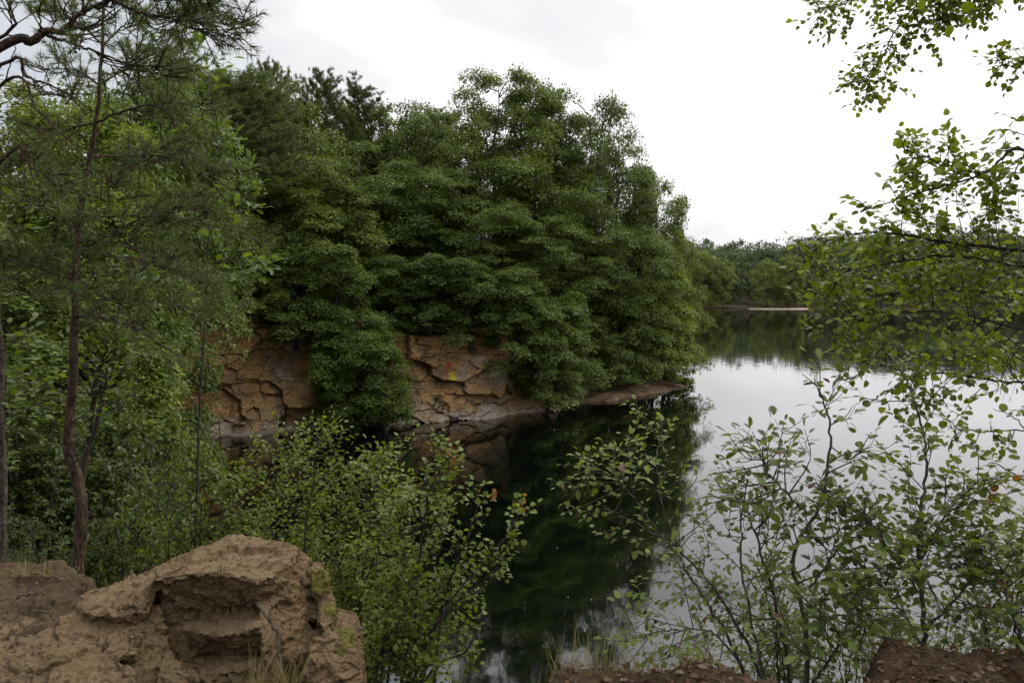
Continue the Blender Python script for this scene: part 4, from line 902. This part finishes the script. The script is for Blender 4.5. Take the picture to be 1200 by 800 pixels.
def middle_bush():
    n = Near(11); rng = n.rng     # round leaved, with reddish young tips
    for k, (x1, y1) in enumerate([(528, 530), (560, 575), (612, 590), (585, 648), (598, 628), (500, 560), (470, 600), (545, 640), (520, 690), (560, 720), (480, 680), (440, 640), (450, 720), (520, 600), (500, 755), (555, 760), (430, 770)]):
        b = (475 + rng.uniform(-45, 45), 900, 5.6 + rng.uniform(-.3, .3)); Y = 5.7 + rng.uniform(-.5, .4)
        thin = x1 > 540
        n.stem(pts(b, ((b[0] * 1.3 + x1 * .7) / 2 + rng.uniform(-15, 15), (900 + y1) / 2 - 20, Y), (x1 - (x1 - b[0]) * .12, y1 + 40, Y), (x1, y1, Y)), .013, .003, 13 if thin else 24, .2 if thin else .34, T_ROUND, .031, (.026, .048), .2, 1, odd=.0, up=.15)
    for (x, y) in ((528, 535), (533, 528), (608, 588), (575, 578)):
        q = P(x, y, 5.7); n2 = 7; scatter(n.x, T_ROUND, q + rng.normal(0, .035, (n2, 3)), rnd_unit(rng, n2), UP + rng.normal(0, .4, (n2, 3)), .04)
    n.build('shrub', P(475, 900, 5.6), 'round leaved shrub with reddish tips leaning over the dark water', 'shrub', 'bark_dark', 'leaf_near', (1.35, 1.3, .9), 'leaf_yellow', 'shrubs behind the outcrop', oddname='young_leaves')
    n = Near(12); rng = n.rng     # finer, brighter bush behind the rock
    for k, (x1, y1) in enumerate([(372, 505), (340, 540), (400, 540), (428, 560), (460, 525), (445, 550), (312, 560), (360, 590), (415, 600), (300, 610), (345, 630), (390, 650), (430, 640), (470, 580), (330, 520), (280, 575), (355, 560), (405, 690), (440, 690)]):
        b = (395 + rng.uniform(-70, 50), 850, 6.9 + rng.uniform(-.4, .4)); Y = 7.0 + rng.uniform(-.6, .5)
        n.stem(pts(b, ((b[0] + x1) / 2 + rng.uniform(-15, 15), (850 + y1) / 2, Y), (x1 + rng.uniform(-8, 8), y1 + 35, Y), (x1, y1, Y)), .012, .003, 26, .44, T_OVATE, .034, (.03, .054), .2, 1, up=.2)
    n.build('shrub', P(390, 850, 6.9), 'bright fine leaved bush behind the outcrop, in front of the cliff', 'shrub', 'bark_dark', 'leaf_near', (1.65, 1.5, .9), group='shrubs behind the outcrop')
middle_bush()

def hanging_tree():
    n = Near(21)      # round leaved tree, trunk just outside the view on the right
    base = np.array([3.75, 4.6, 4.6]); tp = curve([base, base + [.0, .1, 1.6], base + [-.1, 0, 3.2], base + [.05, -.3, 5.0], base + [-.2, -.9, 7.2]], 40, .01, n.rng)
    tube(n.w, tp, np.linspace(.11, .04, 40), 10)
    K = dict(tm=T_ROUND, sp=.036, size=(.028, .054), hang=.05, up=.0, flat=.4)
    for q, r, nt, tl in (([(1330, 300, 4.9), (1200, 293, 4.9), (1110, 284, 4.9), (1030, 272, 4.9), (955, 282, 4.9)], .016, 26, .42),
                         ([(1330, 330, 4.8), (1200, 312, 4.8), (1110, 300, 4.9), (1020, 312, 5.0), (965, 318, 5.0)], .010, 26, .42),
                         ([(1330, 330, 4.7), (1210, 180, 4.7), (1150, 205, 4.8), (1080, 225, 4.9), (1010, 248, 5.0)], .011, 15, .36),
                         ([(1150, 205, 4.8), (1100, 190, 4.8), (1060, 175, 4.8)], .006, 13, .26),
                         ([(1330, 400, 4.7), (1200, 385, 4.7), (1100, 365, 4.8), (1000, 370, 4.9), (960, 392, 4.9)], .010, 24, .42),
                         ([(1330, 440, 5.2), (1200, 448, 5.2), (1130, 440, 5.2), (1060, 432, 5.2), (985, 420, 5.2)], .010, 22, .36),
                         ([(1330, 360, 5.4), (1200, 345, 5.4), (1120, 340, 5.4), (1040, 345, 5.4), (980, 350, 5.4)], .010, 24, .42),
                         ([(1330, 480, 5.2), (1220, 500, 5.2), (1150, 505, 5.2), (1110, 500, 5.2)], .006, 9, .25),
                         ([(1330, 250, 5.0), (1230, 150, 4.9), (1190, 200, 4.9), (1150, 260, 4.9)], .007, 10, .3),
                         ):
        n.stem(pts(*q), r, .003, int(nt * 2.0), tl, depth=1, s0=.15, lean=(0, 0, 0), **K)
    # crown part high above, its lowest sprays dip into the top right corner
    K2 = dict(K, size=(.034, .056)); tt_ = tp[-3]
    for q, r, nt, tl in (([(1330, -140, 6.2), (1230, -60, 6.8), (1150, -20, 7.0), (1070, 10, 7.0), (1030, 75, 7.0), (1006, 100, 7.0)], .014, 34, .42),
                         ([(1300, -120, 6.4), (1200, -50, 6.8), (1090, -30, 7.0), (1010, -5, 7.0), (955, 15, 7.0)], .012, 30, .42),
                         ([(1330, 20, 6.4), (1250, 55, 6.8), (1190, 68, 7.0), (1165, 72, 7.0)], .007, 14, .3),
                         ([(1300, -100, 6.2), (1200, -40, 6.6), (1120, 0, 6.8), (1100, 30, 6.8)], .008, 22, .36)):
        n.stem([tt_] + pts(*q), r, .003, int(nt * 2.5), tl, depth=1, s0=.35, lean=(0, 0, 0), **K2)
    # bare dead twigs
    for q in ([(1215, 470, 4.5), (1180, 430, 4.5), (1150, 405, 4.5)], [(1215, 560, 4.4), (1160, 560, 4.4), (1135, 590, 4.4)], [(1215, 520, 4.5), (1190, 490, 4.5), (1165, 480, 4.5)], [(1215, 575, 4.4), (1170, 545, 4.4), (1150, 545, 4.4)]):
        tube(n.w, curve(pts(*q), 12, .006, n.rng), np.linspace(.005, .0015, 12), 4)
    # the crown over the bank
    rng = n.rng
    for k in range(26):
        h = rng.uniform(3.6, 7.2); p0 = base + np.array([0, 0, h]); az = k * 2.4; ln = rng.uniform(1.6, 3.2); e = p0 + np.array([math.cos(az) * ln, math.sin(az) * ln - .8, rng.uniform(.5, 1.4)])
        if e[1] > .6 and e[1] > (e[2] - EYE) / .36 * .9: continue
        n.stem([np.array([np.interp(h / 7.2 * 39, np.arange(40), tp[:, c]) for c in range(3)]), (p0 + e) / 2 + [0, 0, .2], e], .02, .005, 16, .6, depth=1, s0=.2, lean=(0, 0, 0), tm=T_ROUND, sp=.07, size=(.06, .09), hang=.05, up=0, flat=.4)
    n.build('broadleaf_tree', base, 'round leaved tree whose boughs hang into the view from the right edge', 'tree', 'bark_dark', 'leaf_near', (1.85, 1.68, .95), parts=('trunk', 'crown'))
hanging_tree()

# ------------------------------------------------------------------ near pines
def needles(g, rng, tt, dens=240, ln=(.042, .068)):
    seg = np.linalg.norm(np.diff(tt, axis=0), axis=1).sum(); n = max(8, int(seg * dens)); f = rng.uniform(.2, 1, n) ** .5 * (len(tt) - 1)
    c = np.stack([np.interp(f, np.arange(len(tt)), tt[:, k]) for k in range(3)], -1); dd = norm(tt[-1] - tt[0]); r = rng.normal(0, 1, (n, 3)); r -= (r @ dd)[:, None] * dd
    scatter(g, T_NEEDLE, c, norm(r) * 1.0 + dd * rng.uniform(.5, 1.3, (n, 1)), rnd_unit(rng, n), rng.uniform(*ln, n), 1.7)
def pine_bough(w, g, rng, p, r0, nb, bl, s0=.3, depth=1, dens=240, bare=0):
    n = 8 * len(p); c = curve(p, n, .003, rng); tube(w, c, np.linspace(r0, r0 * .25, n), 6); tg = norm(np.gradient(c, axis=0))
    if not bare: needles(g, rng, c[-7:], dens)
    for j in range(nb):
        f = s0 + (1 - s0) * (j + rng.uniform(0, 1)) / nb; i = min(int(f * (n - 1)), n - 1)
        sd = norm(np.cross(tg[i], UP)) * rng.choice([-1, 1]); d = norm(tg[i] * rng.uniform(.5, 1.1) + sd * rng.uniform(.3, 1) + UP * rng.uniform(-.2, .45)); ln = bl * rng.uniform(.5, 1.2) * (1.2 - .6 * f)
        q = curve([c[i], c[i] + d * ln * .5 - UP * .03, c[i] + d * ln + UP * .08 * ln], 8, .006, rng); tube(w, q, np.linspace(max(r0 * .35, .004), .0025, 8), 4)
        if bare and rng.uniform() < bare: continue
        needles(g, rng, q[3:], dens)
        for k in range(depth * 4):
            f2 = rng.uniform(.3, .95); a = np.array([np.interp(f2 * 7, np.arange(8), q[:, t]) for t in range(3)]); e = norm(d * .8 + rng.normal(0, .5, 3) + UP * .15); l2 = rng.uniform(.09, .2)
            t3 = a + e * l2 * np.linspace(0, 1, 4)[:, None]; tube(w, t3, [.004, .0035, .003, .002], 3); needles(g, rng, t3, dens)

def pines():
    rng = np.random.default_rng(31); w, g = Geo(), Geo(); Y = 5.6
    tr = pts((84, 720, Y), (88, 690, Y), (96, 600, Y), (90, 560, Y), (80, 520, Y), (86, 440, Y), (88, 350, Y), (93, 250, Y), (112, 150, Y), (119, 70, Y), (122, -20, Y), (120, -90, Y)); c = curve(tr, 80, .003, rng)
    tube(w, c, np.interp(np.linspace(0, 1, 80), [0, .1, .35, .6, .75, 1], [.058, .046, .035, .024, .014, .006]), 10)
    def at(py): i = np.argmin(np.abs([FPX * ((EYE - q[2]) / q[1]) + HORIZON - py for q in c])); return c[i]
    for (y0, x1, y1, Y1, r, nb, bl) in [(290, 235, 235, 5.3, .014, 16, .42), (285, 190, 305, 4.9, .012, 15, .4), (255, 300, 275, 5.9, .012, 18, .45), (150, 240, 120, 5.2, .012, 18, .42),
                                        (150, 20, 190, 5.4, .012, 14, .4), (350, 272, 372, 5.6, .011, 14, .4), (370, 225, 425, 5.0, .009, 7, .3), (330, 10, 300, 5.2, .012, 14, .4), (320, 150, 390, 4.8, .010, 12, .36),
                                        (220, 30, 240, 6.1, .012, 14, .42), (225, 205, 180, 6.3, .012, 16, .45), (200, 130, 250, 4.9, .010, 12, .36), (110, 200, 70, 5.8, .010, 16, .4), (110, 60, 80, 6.0, .010, 12, .36),
                                        (60, 180, 20, 5.5, .009, 14, .36), (60, 70, 20, 5.6, .008, 12, .3), (10, 170, -40, 5.7, .008, 12, .3), (180, 270, 200, 6.4, .012, 18, .45), (300, 250, 330, 6.4, .012, 18, .45),
                                        (90, 230, 95, 5.0, .01, 15, .4), (260, 40, 350, 6.2, .01, 12, .4), (310, 90, 340, 4.7, .01, 12, .36)]:
        a = at(y0); e = P(x1, y1, Y1); pine_bough(w, g, rng, [a, a + (e - a) * .45 + UP * .05, e], r * .8, int(nb * .92), bl, .2)
    tube(w, curve(pts((93, 370, 5.6), (130, 374, 5.4), (165, 388, 5.3), (200, 412, 5.2), (245, 430, 5.1)), 24, .004, rng), np.linspace(.014, .004, 24), 6)
    for y0, x1, y1 in ((470, 48, 452), (500, 112, 480), (430, 70, 418), (545, 106, 530), (395, 116, 380), (590, 80, 575), (520, 122, 528), (455, 60, 470)):
        a = at(y0); tube(w, curve([a, (a + P(x1, y1, 5.5)) / 2 + UP * .01, P(x1, y1, 5.5)], 8, .004, rng), np.linspace(.007, .002, 8), 5)
    o = empty('pine_tree', c[0], 'slim near pine with reddish trunk standing behind the outcrop', 'tree', 'near pines at left'); off = -c[0]
    for gg, nm, mt in ((w, 'trunk', 'bark_pine'), (g, 'crown', 'needle')): gg.v = [v + off for v in gg.v]; gg.obj(nm, M[mt], o, True)
    # second pine: trunk outside at left, bough crosses the corner
    w, g = Geo(), Geo(); rng = np.random.default_rng(32)
    b = np.array([-3.9, 4.6, 4.9]); tr = curve([b, b + [.05, 0, 2], b + [-.05, .1, 4], b + [0, 0, 6.5], b + [.1, 0, 9]], 40, .005, rng); tube(w, tr, np.linspace(.12, .04, 40), 10)
    def on(h): return np.array([np.interp(h / 9 * 39, np.arange(40), tr[:, k]) for k in range(3)])
    q = [on(3.2)] + pts((0, 57, 4.2), (35, 50, 4.2), (55, 37, 4.2), (75, 36, 4.2), (95, 15, 4.2), (130, 0, 4.2), (190, -25, 4.2)); pine_bough(w, g, rng, q, .026, 14, .3, .35, bare=.55)
    q = pts((55, 42, 4.2), (80, 50, 4.2), (110, 60, 4.2), (150, 75, 4.2), (190, 78, 4.2)); pine_bough(w, g, rng, q, .010, 12, .26, .3, bare=.2)
    q = pts((130, 0, 4.2), (160, 14, 4.2), (200, 22, 4.2), (240, 28, 4.2), (272, 20, 4.2)); pine_bough(w, g, rng, q, .009, 16, .2, .25)
    q = pts((120, 5, 4.2), (170, -15, 4.1), (215, -12, 4.1), (225, 5, 4.1)); pine_bough(w, g, rng, q, .009, 16, .22, .15)
    for q in ([on(2.9)] + pts((0, 78, 4.4), (30, 90, 4.4), (70, 105, 4.4), (110, 130, 4.4)), [on(2.5)] + pts((0, 100, 4.6), (45, 130, 4.6), (90, 175, 4.6)), [on(3.4)] + pts((0, 45, 4.4), (10, 10, 4.4), (15, -30, 4.4)),
              [on(1.9)] + pts((0, 190, 4.3), (30, 187, 4.3), (48, 195, 4.3))):
        pine_bough(w, g, rng, q, .012, 12, .3, .35, bare=.6)
    for k in range(26):
        h = rng.uniform(4.6, 9); az = k * 2.4; ln = rng.uniform(1.2, 2.6); a = on(h); e = a + np.array([math.cos(az) * ln, math.sin(az) * ln * .8 - .8, rng.uniform(0, .7)])
        pine_bough(w, g, rng, [a, (a + e) / 2 + UP * .1, e], .02, 12, .6, .25, dens=200)
    o = empty('pine_tree', b, 'older pine at the left edge whose crooked bough crosses the top corner', 'tree', 'near pines at left'); off = -b
    for gg, nm, mt in ((w, 'trunk', 'bark_pine'), (g, 'crown', 'needle')): gg.v = [v + off for v in gg.v]; gg.obj(nm, M[mt], o, True)
    # pale trunk at the very left edge
    n = Near(33); q = pts((0, 720, 6.0), (2, 640, 6.0), (4, 560, 6.0), (0, 480, 6.0), (2, 420, 6.0), (-4, 350, 6.0), (-12, 250, 6.0), (-40, 100, 6.0))
    n.stem(q, .032, .014, 26, .6, T_OVATE, .05, (.05, .085), .35, 1, lean=(.15, 0, 0)); n.build('broadleaf_tree', P(0, 720, 6.0), 'tree with pale grey trunk running up the left edge', 'tree', 'bark_grey', 'leaf_near', (1.2, 1.2, .9), parts=('trunk', 'crown'))
    # dark leaning trunks behind the pine, with a few leaves
    n = Near(34)
    for q, r in ((pts((92, 690, 7.0), (96, 560, 7.0), (112, 500, 7.0), (124, 450, 7.0), (126, 400, 7.0)), .035), (pts((100, 540, 7.0), (108, 480, 7.0), (114, 440, 7.0), (135, 380, 7.0), (150, 300, 7.0)), .028)):
        n.stem(q, r, .008, 20, .6, T_OVATE, .05, (.05, .08), .4, 1)
    n.build('broadleaf_tree', P(92, 690, 7.0), 'dark twin stemmed little tree leaning right behind the pine trunk', 'tree', 'bark_dark', 'leaf_near', (1.1, 1.1, .9), parts=('trunk', 'crown'))
    # yellow green young oak between pine and headland
    n = Near(35)
    for q, r in ((pts((226, 760, 7.5), (230, 600, 7.5), (234, 480, 7.5), (240, 380, 7.5), (245, 270, 7.5), (258, 190, 7.5), (250, 150, 7.5), (243, 80, 7.5)), .02), (pts((240, 380, 7.5), (268, 280, 7.5), (300, 200, 7.6)), .01), (pts((242, 330, 7.5), (282, 318, 7.4), (315, 315, 7.4)), .008),
                 (pts((241, 350, 7.5), (215, 320, 7.4), (180, 330, 7.3)), .008), (pts((243, 160, 7.5), (225, 90, 7.5), (208, 45, 7.5)), .007)):
        n.stem(q, r * .7, .003, 9, .32, T_OAK, .07, (.07, .115), .68 if len(q) > 6 else .4, 1)
    n.build('sapling', P(226, 740, 7.5), 'tall thin young oak with scattered yellow green leaves in front of the headland', 'sapling', 'bark_dark', 'leaf_bright', parts=('stems', 'foliage'))
pines()

# ------------------------------------------------------------------ litter and grass on the bank
def litter():
    rng = np.random.default_rng(55); g = Geo(); n = 2600
    x = rng.uniform(-.1, 3.2, n); y = rng.uniform(2.9, 3.75, n); p = np.stack([x, y, [bank_z(a, b) + .006 for a, b in zip(x, y)]], -1); an = rng.uniform(0, 6.28, n)
    scatter(g, T_OVATE, p, np.stack([np.cos(an), np.sin(an), rng.uniform(-.1, .4, n)], -1), UP + rng.normal(0, .5, (n, 3)), rng.uniform(.008, .045, n) ** 1.0)
    tag(g.obj('leaf_litter', M['leaf_dry']), 'brown fallen leaves scattered on the soil lip', 'fallen leaves', kind='stuff')
    g = Geo()
    for k in range(240):
        a = rng.uniform(-.1, 3.2); b = rng.uniform(3.0, 3.7); z = bank_z(a, b); an = rng.uniform(0, 6.28); l = rng.uniform(.06, .3); d = np.array([math.cos(an), math.sin(an), 0]) * l
        tube(g, curve([[a, b, z + .008], [a + d[0] / 2, b + d[1] / 2, bank_z(a + d[0] / 2, b + d[1] / 2) + .014], [a + d[0], b + d[1], bank_z(a + d[0], b + d[1]) + .008]], 6), np.linspace(.0024, .001, 6), 4)
    tag(g.obj('twig_litter', M['root']), 'thin dead twigs lying on the soil lip', 'twigs', kind='stuff')
    g = Geo(); n = 520; t = rng.uniform(0, 1, n) ** 1; px = 560 + 300 * rng.beta(2, 2, n); Yd = rng.uniform(3.35, 3.65, n)
    x = (px - 600) / FPX * Yd; p = np.stack([x, Yd, [bank_z(a, b) - .01 for a, b in zip(x, Yd)]], -1)
    scatter(g, T_BLADE, p, np.stack([rng.normal(0, .25, n), rng.normal(0, .25, n), np.ones(n)], -1), rnd_unit(rng, n), rng.uniform(.06, .36, n) ** 1.2, .28)
    tag(g.obj('dry_grass', M['straw']), 'thin dry grass stalks along the lip in front of the dark water', 'grass', kind='stuff')
    g = Geo(); n = 120; px = rng.uniform(280, 345, n); Yd = rng.uniform(3.35, 3.5, n); p = np.stack([P(a, 815, b) for a, b in zip(px, Yd)])
    scatter(g, T_BLADE, p, np.stack([rng.normal(.1, .3, n), rng.normal(0, .25, n), np.ones(n)], -1), rnd_unit(rng, n), rng.uniform(.08, .3, n), .3)
    tag(g.obj('grass_tuft', M['straw']), 'sparse pale grass blades at the foot of the outcrop', 'grass', kind='stuff')
litter()
